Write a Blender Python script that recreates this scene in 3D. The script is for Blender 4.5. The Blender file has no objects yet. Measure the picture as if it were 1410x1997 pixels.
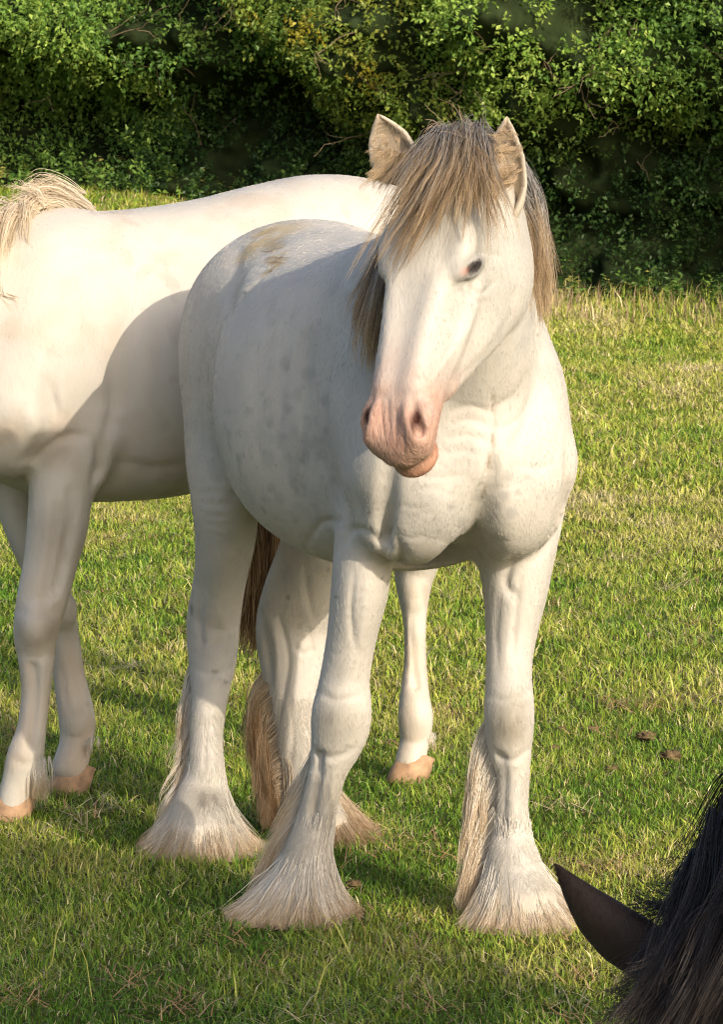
import bpy, math, random
import numpy as np
from mathutils import Vector, Matrix

R = math.radians
rng = np.random.default_rng(7)
random.seed(7)
SC = bpy.context.scene
COL = SC.collection

# ------------------------------------------------------------------ camera
CAM_Z, FOC = 1.60, 7480.0            # eye height, focal length in photo pixels
PITCH = math.atan((998.5 - 220.0) / FOC)
cd = bpy.data.cameras.new('camera')
cd.sensor_fit = 'VERTICAL'
cd.sensor_height = 36.0
cd.lens = FOC / 1997.0 * 36.0
cd.clip_start, cd.clip_end = 0.1, 3000.0
cam = bpy.data.objects.new('camera', cd)
COL.objects.link(cam)
cam.location = (0, 0, CAM_Z)
cam.rotation_euler = (R(90) - PITCH, 0, 0)
SC.camera = cam
cd.dof.use_dof = True
cd.dof.focus_distance = 7.6
cd.dof.aperture_fstop = 44.0

# ------------------------------------------------------------------ sky, sun, exposure
SUN_AZ, SUN_EL = R(33.0), R(23.5)     # azimuth right of the axis behind the camera
to_sun = Vector((math.sin(SUN_AZ) * math.cos(SUN_EL), -math.cos(SUN_AZ) * math.cos(SUN_EL), math.sin(SUN_EL)))
world = bpy.data.worlds.new('World')
SC.world = world
world.use_nodes = True
wn, wl = world.node_tree.nodes, world.node_tree.links
wn.clear()
wo = wn.new('ShaderNodeOutputWorld')
bg = wn.new('ShaderNodeBackground')
sky = wn.new('ShaderNodeTexSky')
sky.sky_type = 'NISHITA'
sky.sun_disc = False
sky.sun_elevation = SUN_EL
sky.sun_rotation = math.atan2(to_sun.x, to_sun.y)
sky.air_density, sky.dust_density, sky.ozone_density = 0.8, 3.5, 0.6
bg.inputs['Strength'].default_value = 0.14
wl.new(sky.outputs[0], bg.inputs[0])
wl.new(bg.outputs[0], wo.inputs[0])
sl = bpy.data.lights.new('sun', 'SUN')
sl.energy = 2.15
sl.angle = R(0.5)
sl.color = (1.0, 0.86, 0.68)
sun = bpy.data.objects.new('sun', sl)
COL.objects.link(sun)
sun.location = (6, -8, 8)
sun.rotation_euler = to_sun.to_track_quat('Z', 'Y').to_euler()

SC.view_settings.view_transform = 'Standard'
SC.view_settings.look = 'None'
SC.view_settings.exposure = 0.62
SC.view_settings.gamma = 1.0
SC.view_settings.use_curve_mapping = False
SC.render.engine = 'CYCLES'
SC.cycles.use_denoising = True
SC.cycles.denoising_prefilter = 'NONE'
SC.cycles.filter_width = 1.1
SC.cycles.max_bounces = 6
SC.cycles.diffuse_bounces = 4
SC.cycles.transparent_max_bounces = 6

# ------------------------------------------------------------------ helpers
_fw = np.array([0, math.cos(PITCH), -math.sin(PITCH)])
_up = np.array([0, math.sin(PITCH), math.cos(PITCH)])

def at(px, py, Y):
    """world point at depth Y that the photograph shows at pixel (px, py)"""
    d = _fw + np.array([1., 0, 0]) * (px - 705) / FOC + _up * (998.5 - py) / FOC
    return np.array([0, 0, CAM_Z]) + d * (Y / d[1])

def tag(o, label=None, cat=None, group=None, kind=None):
    if label: o['label'] = label
    if cat: o['category'] = cat
    if group: o['group'] = group
    if kind: o['kind'] = kind
    return o

def link(o, parent=None):
    COL.objects.link(o)
    if parent is not None:
        o.parent = parent
    return o

def empty(name, loc):
    o = bpy.data.objects.new(name, None)
    o.location = loc
    o.empty_display_size = 0.1
    return link(o)

def mesh_np(name, verts, faces, mat, parent=None, smooth=True, cols=None, attrs=None):
    """verts (N,3), faces (M,3|4) arrays -> one mesh object in world coordinates"""
    verts = np.asarray(verts, np.float32)
    faces = np.asarray(faces, np.int32)
    me = bpy.data.meshes.new(name)
    k = faces.shape[1]
    me.vertices.add(len(verts))
    me.vertices.foreach_set('co', verts.ravel())
    me.loops.add(faces.size)
    me.loops.foreach_set('vertex_index', faces.ravel())
    me.polygons.add(len(faces))
    me.polygons.foreach_set('loop_start', np.arange(0, faces.size, k, dtype=np.int32))
    me.polygons.foreach_set('loop_total', np.full(len(faces), k, np.int32))
    me.polygons.foreach_set('use_smooth', np.full(len(faces), smooth, bool))
    if cols is not None:
        a = me.attributes.new('Col', 'FLOAT_COLOR', 'POINT')
        c4 = np.ones((len(verts), 4), np.float32)
        c4[:, :cols.shape[1]] = cols
        a.data.foreach_set('color', c4.ravel())
    for nme, v in (attrs or {}).items():
        a = me.attributes.new(nme, 'FLOAT', 'POINT')
        a.data.foreach_set('value', np.asarray(v, np.float32))
    me.update(calc_edges=True)
    me.materials.append(mat)
    o = bpy.data.objects.new(name, me)
    link(o, parent)
    if parent is not None:
        o.matrix_parent_inverse = Matrix.Translation(-Vector(parent.location))
    return o

def _hash(i, j, k, seed):
    h = (i * 374761393 + j * 668265263 + k * 2147483647 + seed * 974634777) & 0xffffffff
    h = ((h ^ (h >> 13)) * 1274126177) & 0xffffffff
    h = h ^ (h >> 16)
    return (h & 0xffff) / 65535.0

def vnoise(P, seed=0):
    """smooth value noise in 0..1 at points P (N,3)"""
    P = np.asarray(P, float)
    I = np.floor(P).astype(np.int64)
    f = P - I
    f = f * f * (3 - 2 * f)
    r = 0
    for a in (0, 1):
        for b in (0, 1):
            for c in (0, 1):
                w = (f[:, 0] if a else 1 - f[:, 0]) * (f[:, 1] if b else 1 - f[:, 1]) * (f[:, 2] if c else 1 - f[:, 2])
                r = r + w * _hash(I[:, 0] + a, I[:, 1] + b, I[:, 2] + c, seed)
    return r

def fbm(P, seed=0, oct=3):
    r, a, t = 0, 0.5, 0
    P = np.asarray(P, float)
    for o in range(oct):
        r = r + a * vnoise(P * 2 ** o, seed + o)
        t += a
        a *= .5
    return r / t

def sstep(a, b, x):
    t = np.clip((x - a) / (b - a), 0, 1)
    return t * t * (3 - 2 * t)

# ------------------------------------------------------------------ materials
def new_mat(name):
    m = bpy.data.materials.new(name)
    m.use_nodes = True
    nt = m.node_tree
    b = nt.nodes['Principled BSDF']
    return m, nt, b

def attr_mat(name, rough=.6, spec=.25, bump=None, sss=0, trans=0, noise=None, sheen=0, wrinkle=False):
    """colour from the vertex attribute Col, a little procedural grain on top"""
    m, nt, b = new_mat(name)
    N, L = nt.nodes, nt.links
    a = N.new('ShaderNodeAttribute')
    a.attribute_name = 'Col'
    out = a.outputs['Color']
    if noise:
        sc_, amt = noise
        tc = N.new('ShaderNodeTexCoord')
        nz = N.new('ShaderNodeTexNoise')
        nz.inputs['Scale'].default_value = sc_
        nz.inputs['Detail'].default_value = 4
        L.new(tc.outputs['Object'], nz.inputs['Vector'])
        mr = N.new('ShaderNodeMapRange')
        mr.inputs[1].default_value, mr.inputs[2].default_value = .25, .75
        mr.inputs[3].default_value, mr.inputs[4].default_value = 1 - amt, 1 + amt * .5
        L.new(nz.outputs['Fac'], mr.inputs[0])
        mx = N.new('ShaderNodeVectorMath')
        mx.operation = 'SCALE'
        L.new(out, mx.inputs[0])
        L.new(mr.outputs[0], mx.inputs['Scale'])
        out = mx.outputs[0]
    L.new(out, b.inputs['Base Color'])
    b.inputs['Roughness'].default_value = rough
    b.inputs['Specular IOR Level'].default_value = spec
    if sheen:
        b.inputs['Sheen Weight'].default_value = sheen
        b.inputs['Sheen Roughness'].default_value = .4
    if bump:
        tc = N.new('ShaderNodeTexCoord')
        prev = None
        for (sx, sy, sz, dist, det) in bump:
            mp = N.new('ShaderNodeMapping')
            mp.inputs['Scale'].default_value = (sx, sy, sz)
            L.new(tc.outputs['Object'], mp.inputs[0])
            nz = N.new('ShaderNodeTexNoise')
            nz.inputs['Scale'].default_value = 1
            nz.inputs['Detail'].default_value = det
            L.new(mp.outputs[0], nz.inputs['Vector'])
            bp = N.new('ShaderNodeBump')
            bp.inputs['Strength'].default_value = 1
            bp.inputs['Distance'].default_value = dist
            L.new(nz.outputs['Fac'], bp.inputs['Height'])
            if prev: L.new(prev, bp.inputs['Normal'])
            prev = bp.outputs[0]
        if wrinkle:
            ma = N.new('ShaderNodeAttribute')
            ma.attribute_name = 'muzzle'
            mp = N.new('ShaderNodeMapping')
            mp.inputs['Rotation'].default_value = (.35, 0, .2)
            mp.inputs['Scale'].default_value = (120, 120, 34)
            L.new(tc.outputs['Object'], mp.inputs[0])
            nz = N.new('ShaderNodeTexNoise')
            nz.inputs['Scale'].default_value = 1
            nz.inputs['Detail'].default_value = 2
            nz.inputs['Distortion'].default_value = .6
            L.new(mp.outputs[0], nz.inputs['Vector'])
            bp = N.new('ShaderNodeBump')
            bp.inputs['Distance'].default_value = .0028
            L.new(ma.outputs['Fac'], bp.inputs['Strength'])
            L.new(nz.outputs['Fac'], bp.inputs['Height'])
            L.new(prev, bp.inputs['Normal'])
            prev = bp.outputs[0]
        L.new(prev, b.inputs['Normal'])
    if trans:
        tr = N.new('ShaderNodeBsdfTranslucent')
        L.new(out, tr.inputs['Color'])
        ms = N.new('ShaderNodeMixShader')
        ms.inputs[0].default_value = trans
        L.new(b.outputs[0], ms.inputs[1])
        L.new(tr.outputs[0], ms.inputs[2])
        L.new(ms.outputs[0], N['Material Output'].inputs['Surface'])
    return m

def flat_mat(name, col, rough=.6, spec=.3, noise=None, coat=0):
    m, nt, b = new_mat(name)
    b.inputs['Base Color'].default_value = (*col, 1)
    b.inputs['Roughness'].default_value = rough
    b.inputs['Specular IOR Level'].default_value = spec
    b.inputs['Coat Weight'].default_value = coat
    b.inputs['Coat Roughness'].default_value = .05
    if noise:
        N, L = nt.nodes, nt.links
        tc = N.new('ShaderNodeTexCoord')
        nz = N.new('ShaderNodeTexNoise')
        nz.inputs['Scale'].default_value = noise[0]
        nz.inputs['Detail'].default_value = 5
        L.new(tc.outputs['Object'], nz.inputs['Vector'])
        cr = N.new('ShaderNodeValToRGB')
        cr.color_ramp.elements[0].position, cr.color_ramp.elements[1].position = .3, .7
        cr.color_ramp.elements[0].color = (*[c * (1 - noise[1]) for c in col], 1)
        cr.color_ramp.elements[1].color = (*[min(1, c * (1 + noise[1])) for c in col], 1)
        L.new(nz.outputs['Fac'], cr.inputs[0])
        L.new(cr.outputs[0], b.inputs['Base Color'])
    return m

def hair_mat(name, stops, stops2=None, var=.35, rough=.45, spec=.35, trans=.25):
    """stops: (position root..tip, colour); locks vary between stops and stops2, strands in lightness"""
    m, nt, b = new_mat(name)
    N, L = nt.nodes, nt.links
    def math_(op, a, b_=None, c=None):
        n_ = N.new('ShaderNodeMath')
        n_.operation = op
        for i, v in enumerate((a, b_, c)):
            if v is None: continue
            if isinstance(v, (int, float)): n_.inputs[i].default_value = v
            else: L.new(v, n_.inputs[i])
        return n_.outputs[0]
    hi = N.new('ShaderNodeHairInfo')
    at_ = N.new('ShaderNodeAttribute')
    at_.attribute_name = 'tint'
    tint = math_('MULTIPLY_ADD', at_.outputs['Fac'], 2.4, -.7)
    pos = math_('MULTIPLY_ADD', hi.outputs['Random'], .30, math_('SUBTRACT', hi.outputs['Intercept'], .15))
    def ramp(st):
        cr = N.new('ShaderNodeValToRGB')
        el = cr.color_ramp.elements
        while len(el) < len(st): el.new(.5)
        for e, (p_, c) in zip(el, st):
            e.position = p_
            e.color = (*c, 1)
        L.new(pos, cr.inputs[0])
        return cr.outputs[0]
    col = ramp(stops)
    if stops2:
        mx = N.new('ShaderNodeMix')
        mx.data_type = 'RGBA'
        mx.clamp_factor = True
        jit = math_('MULTIPLY_ADD', math_('FRACT', math_('MULTIPLY', hi.outputs['Random'], 13.7)), .5, math_('SUBTRACT', tint, .18))
        L.new(jit, mx.inputs[0])
        L.new(col, mx.inputs[6])
        L.new(ramp(stops2), mx.inputs[7])
        col = mx.outputs[2]
    fr = math_('FRACT', math_('MULTIPLY', hi.outputs['Random'], 7.31))
    mr = N.new('ShaderNodeMapRange')
    mr.inputs[3].default_value, mr.inputs[4].default_value = 1 - var, 1 + var * .6
    L.new(math_('MULTIPLY_ADD', fr, .4, math_('MULTIPLY', tint, .6)), mr.inputs[0])
    vm = N.new('ShaderNodeVectorMath')
    vm.operation = 'SCALE'
    L.new(col, vm.inputs[0])
    L.new(mr.outputs[0], vm.inputs['Scale'])
    L.new(vm.outputs[0], b.inputs['Base Color'])
    b.inputs['Roughness'].default_value = rough
    b.inputs['Specular IOR Level'].default_value = spec
    if trans:
        tr = N.new('ShaderNodeBsdfTranslucent')
        L.new(vm.outputs[0], tr.inputs['Color'])
        ms = N.new('ShaderNodeMixShader')
        ms.inputs[0].default_value = trans
        L.new(b.outputs[0], ms.inputs[1])
        L.new(tr.outputs[0], ms.inputs[2])
        L.new(ms.outputs[0], N['Material Output'].inputs['Surface'])
    return m

# ------------------------------------------------------------------ strands of hair
def curves_obj(name, pts, r0, r1, mat, parent=None):
    """pts (n, m, 3) -> hair curves object, thick at the root, fine at the tip"""
    n, m, _ = pts.shape
    cu = bpy.data.hair_curves.new(name)
    cu.add_curves([m] * n)
    cu.points.foreach_set('position', np.ascontiguousarray(pts, np.float32).ravel())
    u = np.linspace(0, 1, m)
    rad = np.tile(r0 + (r1 - r0) * u ** 1.5, (n, 1)) * rng.uniform(.7, 1.2, (n, 1))
    if 'radius' in cu.attributes:
        cu.attributes['radius'].data.foreach_set('value', rad.astype(np.float32).ravel())
    else:
        a = cu.attributes.new('radius', 'FLOAT', 'POINT')
        a.data.foreach_set('value', rad.astype(np.float32).ravel())
    tint = vnoise(pts[:, int(m * .7)] * 75, 5)
    a = cu.attributes.new('tint', 'FLOAT', 'CURVE')
    a.data.foreach_set('value', tint.astype(np.float32))
    cu.materials.append(mat)
    o = bpy.data.objects.new(name, cu)
    link(o, parent)
    if parent is not None:
        o.matrix_parent_inverse = Matrix.Translation(-Vector(parent.location))
    return o

def catmull(P, n):
    """resample a control polyline (k,d) smoothly to n points"""
    P = np.asarray(P, float)
    k = len(P)
    if k == 2:
        return P[0] + (P[1] - P[0]) * np.linspace(0, 1, n)[:, None]
    Q = np.vstack([2 * P[0] - P[1], P, 2 * P[-1] - P[-2]])
    seg = np.linalg.norm(np.diff(P[:, :3], axis=0), axis=1)
    cum = np.r_[0, np.cumsum(seg)] / seg.sum()
    t = np.linspace(0, 1, n)
    i = np.clip(np.searchsorted(cum, t, 'right') - 1, 0, k - 2)
    u = ((t - cum[i]) / (cum[i + 1] - cum[i]))[:, None]
    p0, p1, p2, p3 = Q[i], Q[i + 1], Q[i + 2], Q[i + 3]
    return .5 * ((2 * p1) + (-p0 + p2) * u + (2 * p0 - 5 * p1 + 4 * p2 - p3) * u ** 2 + (-p0 + 3 * p1 - 3 * p2 + p3) * u ** 3)

def hair_pts(guides, clumps, per, m=10, spread=.02, crad=.006, frizz=.002, lenj=.25, pinch=.7, wave=.0, rootj=.006, tsel=None, strandj=.3):
    """locks of hair between ordered guide polylines"""
    G = np.stack([catmull(g, m) for g in guides])
    ng = len(G)
    t = (rng.uniform(0, ng - 1, clumps) if tsel is None else tsel(clumps) * (ng - 1))
    i = np.clip(t.astype(int), 0, ng - 2)
    w = (t - i)[:, None, None]
    C = G[i] * (1 - w) + G[i + 1] * w
    u = np.linspace(0, 1, m)
    # shorten
    Lf = rng.uniform(1 - lenj, 1.0, clumps)
    idx = u[None, :] * Lf[:, None] * (m - 1)
    j = np.clip(idx.astype(int), 0, m - 2)
    ww = (idx - j)[..., None]
    ar = np.arange(clumps)[:, None]
    C = C[ar, j] * (1 - ww) + C[ar, j + 1] * ww
    C = C + rng.normal(0, rootj, (clumps, 1, 3))
    C = C + rng.normal(0, spread, (clumps, 1, 3)) * (u ** 1.3)[None, :, None]
    if wave:
        ph = rng.uniform(0, 6.28, (clumps, 1, 3))
        fq = rng.uniform(4, 9, (clumps, 1, 1))
        C = C + wave * np.sin(ph + fq * u[None, :, None]) * u[None, :, None]
    S = np.repeat(C, per, 0)
    n = len(S)
    if strandj:
        fz = 1 - strandj * rng.random(n) ** 1.5
        ix = u[None, :] * fz[:, None] * (m - 1)
        jj = np.clip(ix.astype(int), 0, m - 2)
        wz = (ix - jj)[..., None]
        an = np.arange(n)[:, None]
        S = S[an, jj] * (1 - wz) + S[an, jj + 1] * wz
    off = rng.normal(0, crad, (n, 1, 3))
    S = S + off * ((.35 + .65 * np.minimum(u * 4, 1)) * (1 - pinch * u ** 1.6))[None, :, None]
    if frizz:
        ph = rng.uniform(0, 6.28, (n, 1, 3))
        fq = rng.uniform(5, 14, (n, 1, 3))
        S = S + frizz * np.sin(ph + fq * u[None, :, None]) * (u ** .7)[None, :, None]
        S = S + rng.normal(0, frizz * 2.2, (n, 1, 3)) * (u ** 2)[None, :, None]
    return S

# ------------------------------------------------------------------ implicit-surface sculpting
class Field:
    """signed field on a grid in the animal's own frame (s forward, l left, z up)"""
    def __init__(self, lo, hi, res):
        self.lo, self.res = np.array(lo, float), res
        self.n = np.ceil((np.array(hi) - self.lo) / res).astype(int) + 1
        self.F = np.full(self.n, .25, np.float32)
        self.ax = [(self.lo[i] + res * np.arange(self.n[i])).astype(np.float32) for i in range(3)]

    def reg(self, lo, hi):
        a = np.clip(np.floor((np.asarray(lo) - self.lo) / self.res).astype(int), 0, self.n)
        b = np.clip(np.ceil((np.asarray(hi) - self.lo) / self.res).astype(int) + 1, 0, self.n)
        sl_ = tuple(slice(a[i], b[i]) for i in range(3))
        X = self.ax[0][sl_[0]][:, None, None]
        Y = self.ax[1][sl_[1]][None, :, None]
        Z = self.ax[2][sl_[2]][None, None, :]
        return sl_, X, Y, Z

    def add(self, sl_, d, k):
        A = self.F[sl_]
        h = np.maximum(k - np.abs(A - d), 0) / k
        self.F[sl_] = np.minimum(A, d) - h * h * (k * .25)

    def cut(self, sl_, d, k):
        A = self.F[sl_]
        d = -d
        h = np.maximum(k - np.abs(A - d), 0) / k
        self.F[sl_] = np.maximum(A, d) + h * h * (k * .25)

    def ell(self, c, r, k=.05, rot=None, cut=False):
        """ellipsoid; rot: 3x3 rows are its axes"""
        c, r = np.asarray(c, float), np.asarray(r, float)
        rm = r.max() + k + .02
        sl_, X, Y, Z = self.reg(c - rm, c + rm)
        x, y, z = X - c[0], Y - c[1], Z - c[2]
        if rot is not None:
            M = np.asarray(rot)
            x, y, z = (M[i][0] * x + M[i][1] * y + M[i][2] * z for i in range(3))
        q = np.sqrt((x / r[0]) ** 2 + (y / r[1]) ** 2 + (z / r[2]) ** 2)
        q2 = np.sqrt((x / r[0] ** 2) ** 2 + (y / r[1] ** 2) ** 2 + (z / r[2] ** 2) ** 2) + 1e-6
        d = q * (q - 1) / q2
        d = np.clip(d, -.5, .25).astype(np.float32)
        (self.cut if cut else self.add)(sl_, d, k)

    def chain(self, P, k=.04, side=(0, 1, 0), step=.02, cut=False):
        """swept limb; P rows: s,l,z,ra(along side),rb"""
        P = np.asarray(P, float)
        L = np.linalg.norm(np.diff(P[:, :3], axis=0), axis=1).sum()
        Q = catmull(P, max(3, int(L / step)))
        Q[:, 3:] = np.maximum(Q[:, 3:], .003)
        rm = Q[:, 3:5].max() + k + .02
        slA, XA, YA, ZA = self.reg(Q[:, :3].min(0) - rm, Q[:, :3].max(0) + rm)
        T = np.full(self.F[slA].shape, .25, np.float32)
        off = np.array([s_.start for s_ in slA])
        side = np.asarray(side, float)
        for i in range(len(Q) - 1):
            p, q = Q[i, :3], Q[i + 1, :3]
            ra, rb = .5 * (Q[i, 3] + Q[i + 1, 3]), .5 * (Q[i, 4] + Q[i + 1, 4])
            r_ = max(ra, rb) + k + .02
            sl_, X, Y, Z = self.reg(np.minimum(p, q) - r_, np.maximum(p, q) + r_)
            t = q - p
            ln = np.linalg.norm(t)
            if ln < 1e-6: continue
            t = t / ln
            u = side - t * (side @ t)
            u /= np.linalg.norm(u)
            v = np.cross(t, u)
            x, y, z = X - p[0], Y - p[1], Z - p[2]
            w = t[0] * x + t[1] * y + t[2] * z
            tt = np.clip(w / ln, 0, 1)
            a = Q[i, 3] + (Q[i + 1, 3] - Q[i, 3]) * tt
            b = Q[i, 4] + (Q[i + 1, 4] - Q[i, 4]) * tt
            du = (u[0] * x + u[1] * y + u[2] * z) / a
            dv = (v[0] * x + v[1] * y + v[2] * z) / b
            mn = np.minimum(a, b)
            dw = (w - tt * ln) / mn
            e = np.sqrt(du * du + dv * dv + dw * dw)
            g = np.sqrt((du / a) ** 2 + (dv / b) ** 2 + (dw / mn) ** 2) + 1e-6
            d = e * (e - 1) / g
            ls = tuple(slice(sl_[j].start - off[j], sl_[j].stop - off[j]) for j in range(3))
            T[ls] = np.minimum(T[ls], np.clip(d, -.5, .25))
        (self.cut if cut else self.add)(slA, T, k)

    def loft(self, org, A, N, Lv, knots, k=.05, p=2.2, taper=0.):
        """solid along axis A: knots rows a, top, bottom (along N), half width (along Lv)"""
        K = np.asarray(knots, float)
        Kd = catmull2(K, 160)
        org, A, N, Lv = (np.asarray(v, float) for v in (org, A, N, Lv))
        pts = []
        for a, tp, bt, w in K:
            for n_ in (tp, bt):
                for l_ in (-w, w):
                    pts.append(org + A * a + N * n_ + Lv * l_)
        pts = np.array(pts)
        m_ = k + .04
        sl_, X, Y, Z = self.reg(pts.min(0) - m_, pts.max(0) + m_)
        x, y, z = X - org[0], Y - org[1], Z - org[2]
        a = (A[0] * x + A[1] * y + A[2] * z)
        n_ = (N[0] * x + N[1] * y + N[2] * z)
        l_ = (Lv[0] * x + Lv[1] * y + Lv[2] * z)
        ac = np.clip(a, Kd[0, 0], Kd[-1, 0])
        # table lookup
        ti = (ac - Kd[0, 0]) / (Kd[-1, 0] - Kd[0, 0]) * (len(Kd) - 1)
        i0 = np.clip(ti.astype(np.int32), 0, len(Kd) - 2)
        fr = ti - i0
        def lut(c):
            col = Kd[:, c].astype(np.float32)
            return col[i0] * (1 - fr) + col[i0 + 1] * fr
        tp, bt, w = lut(1), lut(2), np.maximum(lut(3), .004)
        cn, h = .5 * (tp + bt), np.maximum(.5 * (tp - bt), .004)
        vn = (n_ - cn) / h
        w = w * (1 + taper * np.clip(vn, -1, 1))
        vl = np.abs(l_) / w
        da = (a - ac)
        q = (np.abs(vn) ** p + vl ** p) ** (1 / p)
        mn = np.minimum(h, w)
        d = (q - 1) * (mn * .5 + .5 * np.where(np.abs(vn) > vl, h, w))
        d = np.where(da == 0, d, np.sqrt(np.maximum(d, 0) ** 2 + da * da) + np.minimum(d, 0) * 0)
        self.add(sl_, np.clip(d, -.5, .25).astype(np.float32), k)

    def mesh(self, smooth=2):
        F = self.F
        ins = F < 0
        nx, ny, nz = F.shape
        c = np.zeros((nx - 1, ny - 1, nz - 1), np.uint8)
        for a in (0, 1):
            for b in (0, 1):
                for d in (0, 1):
                    c += ins[a:nx - 1 + a, b:ny - 1 + b, d:nz - 1 + d]
        act = np.argwhere((c > 0) & (c < 8))
        idx = np.full(c.shape, -1, np.int32)
        idx[act[:, 0], act[:, 1], act[:, 2]] = np.arange(len(act))
        V = np.zeros((len(act), 3))
        cnt = np.zeros(len(act))
        corners = [(a, b, d) for a in (0, 1) for b in (0, 1) for d in (0, 1)]
        val = {cc: F[act[:, 0] + cc[0], act[:, 1] + cc[1], act[:, 2] + cc[2]] for cc in corners}
        for cc in corners:
            for ax in range(3):
                if cc[ax]: continue
                c2 = tuple(1 if i == ax else cc[i] for i in range(3))
                v1, v2 = val[cc], val[c2]
                m_ = (v1 < 0) != (v2 < 0)
                t = np.where(m_, v1 / np.where(m_, v1 - v2, 1), 0)
                p = np.array(cc, float)[None, :] + t[:, None] * np.eye(3)[ax]
                V[m_] += p[m_]
                cnt[m_] += 1
        V = (act + V / cnt[:, None]) * self.res + self.lo
        quads = []
        for ax in range(3):
            s1 = [slice(None)] * 3
            s2 = [slice(None)] * 3
            s1[ax], s2[ax] = slice(0, -1), slice(1, None)
            e = ins[tuple(s1)] != ins[tuple(s2)]
            o1, o2 = (ax + 1) % 3, (ax + 2) % 3
            E = np.argwhere(e)
            ok = (E[:, o1] > 0) & (E[:, o2] > 0) & (E[:, o1] < F.shape[o1] - 1) & (E[:, o2] < F.shape[o2] - 1)
            E = E[ok]
            flip = ins[E[:, 0], E[:, 1], E[:, 2]]
            q = []
            for (da, db) in ((-1, -1), (0, -1), (0, 0), (-1, 0)):
                G = E.copy()
                G[:, o1] += da
                G[:, o2] += db
                q.append(idx[G[:, 0], G[:, 1], G[:, 2]])
            q = np.stack(q, 1)
            q[~flip] = q[~flip][:, ::-1]
            quads.append(q)
        Q = np.vstack(quads)
        Q = Q[(Q >= 0).all(1)]
        ed = np.vstack([Q[:, [0, 1]], Q[:, [1, 2]], Q[:, [2, 3]], Q[:, [3, 0]]])
        for it in range(smooth):
            for lam in (.5, -.52):
                acc = np.zeros_like(V)
                n_ = np.bincount(ed[:, 0], minlength=len(V)) + np.bincount(ed[:, 1], minlength=len(V))
                for ax in range(3):
                    acc[:, ax] = np.bincount(ed[:, 0], V[ed[:, 1], ax], len(V)) + np.bincount(ed[:, 1], V[ed[:, 0], ax], len(V))
                V = V + lam * (acc / np.maximum(n_, 1)[:, None] - V)
        return V, Q

def catmull2(K, n):
    """smooth functions of the first column, monotone in it (pchip-like)"""
    x = K[:, 0]
    t = np.linspace(x[0], x[-1], n)
    out = [t]
    for c in range(1, K.shape[1]):
        y = K[:, c]
        dx = np.diff(x)
        sl_ = np.diff(y) / dx
        m_ = np.zeros(len(x))
        m_[1:-1] = (sl_[:-1] * dx[1:] + sl_[1:] * dx[:-1]) / (dx[1:] + dx[:-1])
        m_[0], m_[-1] = sl_[0], sl_[-1]
        i = np.clip(np.searchsorted(x, t, 'right') - 1, 0, len(x) - 2)
        h = dx[i]
        u = (t - x[i]) / h
        out.append((2 * u ** 3 - 3 * u ** 2 + 1) * y[i] + (u ** 3 - 2 * u ** 2 + u) * h * m_[i] + (-2 * u ** 3 + 3 * u ** 2) * y[i + 1] + (u ** 3 - u ** 2) * h * m_[i + 1])
    return np.stack(out, 1)

class Frame:
    def __init__(s, ox, oy, yaw):
        s.o = np.array([ox, oy, 0.])
        s.Fd = np.array([math.sin(yaw), -math.cos(yaw), 0.])
        s.Ld = np.array([math.cos(yaw), math.sin(yaw), 0.])
        s.M = np.stack([s.Fd, s.Ld, np.array([0, 0, 1.])])      # world = o + local @ M

    def loc(s, P):
        return (np.asarray(P, float) - s.o) @ s.M.T

    def wor(s, Q):
        return s.o + np.asarray(Q, float) @ s.M

    def dirl(s, d):
        return np.asarray(d, float) @ s.M.T

    def limb(s, rows):
        """rows: px, py, Y, half width across the view, half depth -> local chain rows"""
        return [[*s.loc(at(r[0], r[1], r[2])), r[3], r[4]] for r in rows]
# ------------------------------------------------------------------ the field
HEDGE_A, HEDGE_B = 34.0, -0.6          # hedge line: depth = A + B * x

def ground_z(x, y):
    x, y = np.asarray(x, float), np.asarray(y, float)
    bank = .88 * sstep(1.9, -2.4, x) * sstep(13, 36, y)
    roll = .012 * np.sin(x * 2.1 + .6) * np.sin(y * 1.3) * sstep(9.9, 12, y)
    return bank + roll

def ground_mat():
    m, nt, b = new_mat('pasture_soil')
    N, L = nt.nodes, nt.links
    tc = N.new('ShaderNodeTexCoord')
    n1 = N.new('ShaderNodeTexNoise'); n1.inputs['Scale'].default_value = 1.3; n1.inputs['Detail'].default_value = 6
    n2 = N.new('ShaderNodeTexNoise'); n2.inputs['Scale'].default_value = 34; n2.inputs['Detail'].default_value = 6
    for n_ in (n1, n2): L.new(tc.outputs['Object'], n_.inputs['Vector'])
    r1 = N.new('ShaderNodeValToRGB')
    e = r1.color_ramp.elements
    e[0].position, e[0].color = .30, (.058, .086, .018, 1)
    e[1].position, e[1].color = .72, (.135, .130, .042, 1)
    L.new(n1.outputs['Fac'], r1.inputs[0])
    r2 = N.new('ShaderNodeValToRGB')
    e = r2.color_ramp.elements
    e[0].position, e[0].color = .35, (.45, .45, .45, 1)
    e[1].position, e[1].color = .68, (1.35, 1.3, 1.1, 1)
    L.new(n2.outputs['Fac'], r2.inputs[0])
    mx = N.new('ShaderNodeMix'); mx.data_type = 'RGBA'; mx.blend_type = 'MULTIPLY'; mx.inputs[0].default_value = 1
    L.new(r1.outputs[0], mx.inputs[6]); L.new(r2.outputs[0], mx.inputs[7])
    L.new(mx.outputs[2], b.inputs['Base Color'])
    b.inputs['Roughness'].default_value = .95
    b.inputs['Specular IOR Level'].default_value = .1
    bp = N.new('ShaderNodeBump'); bp.inputs['Distance'].default_value = .02; bp.inputs['Strength'].default_value = .8
    L.new(n2.outputs['Fac'], bp.inputs['Height']); L.new(bp.outputs[0], b.inputs['Normal'])
    return m

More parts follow.
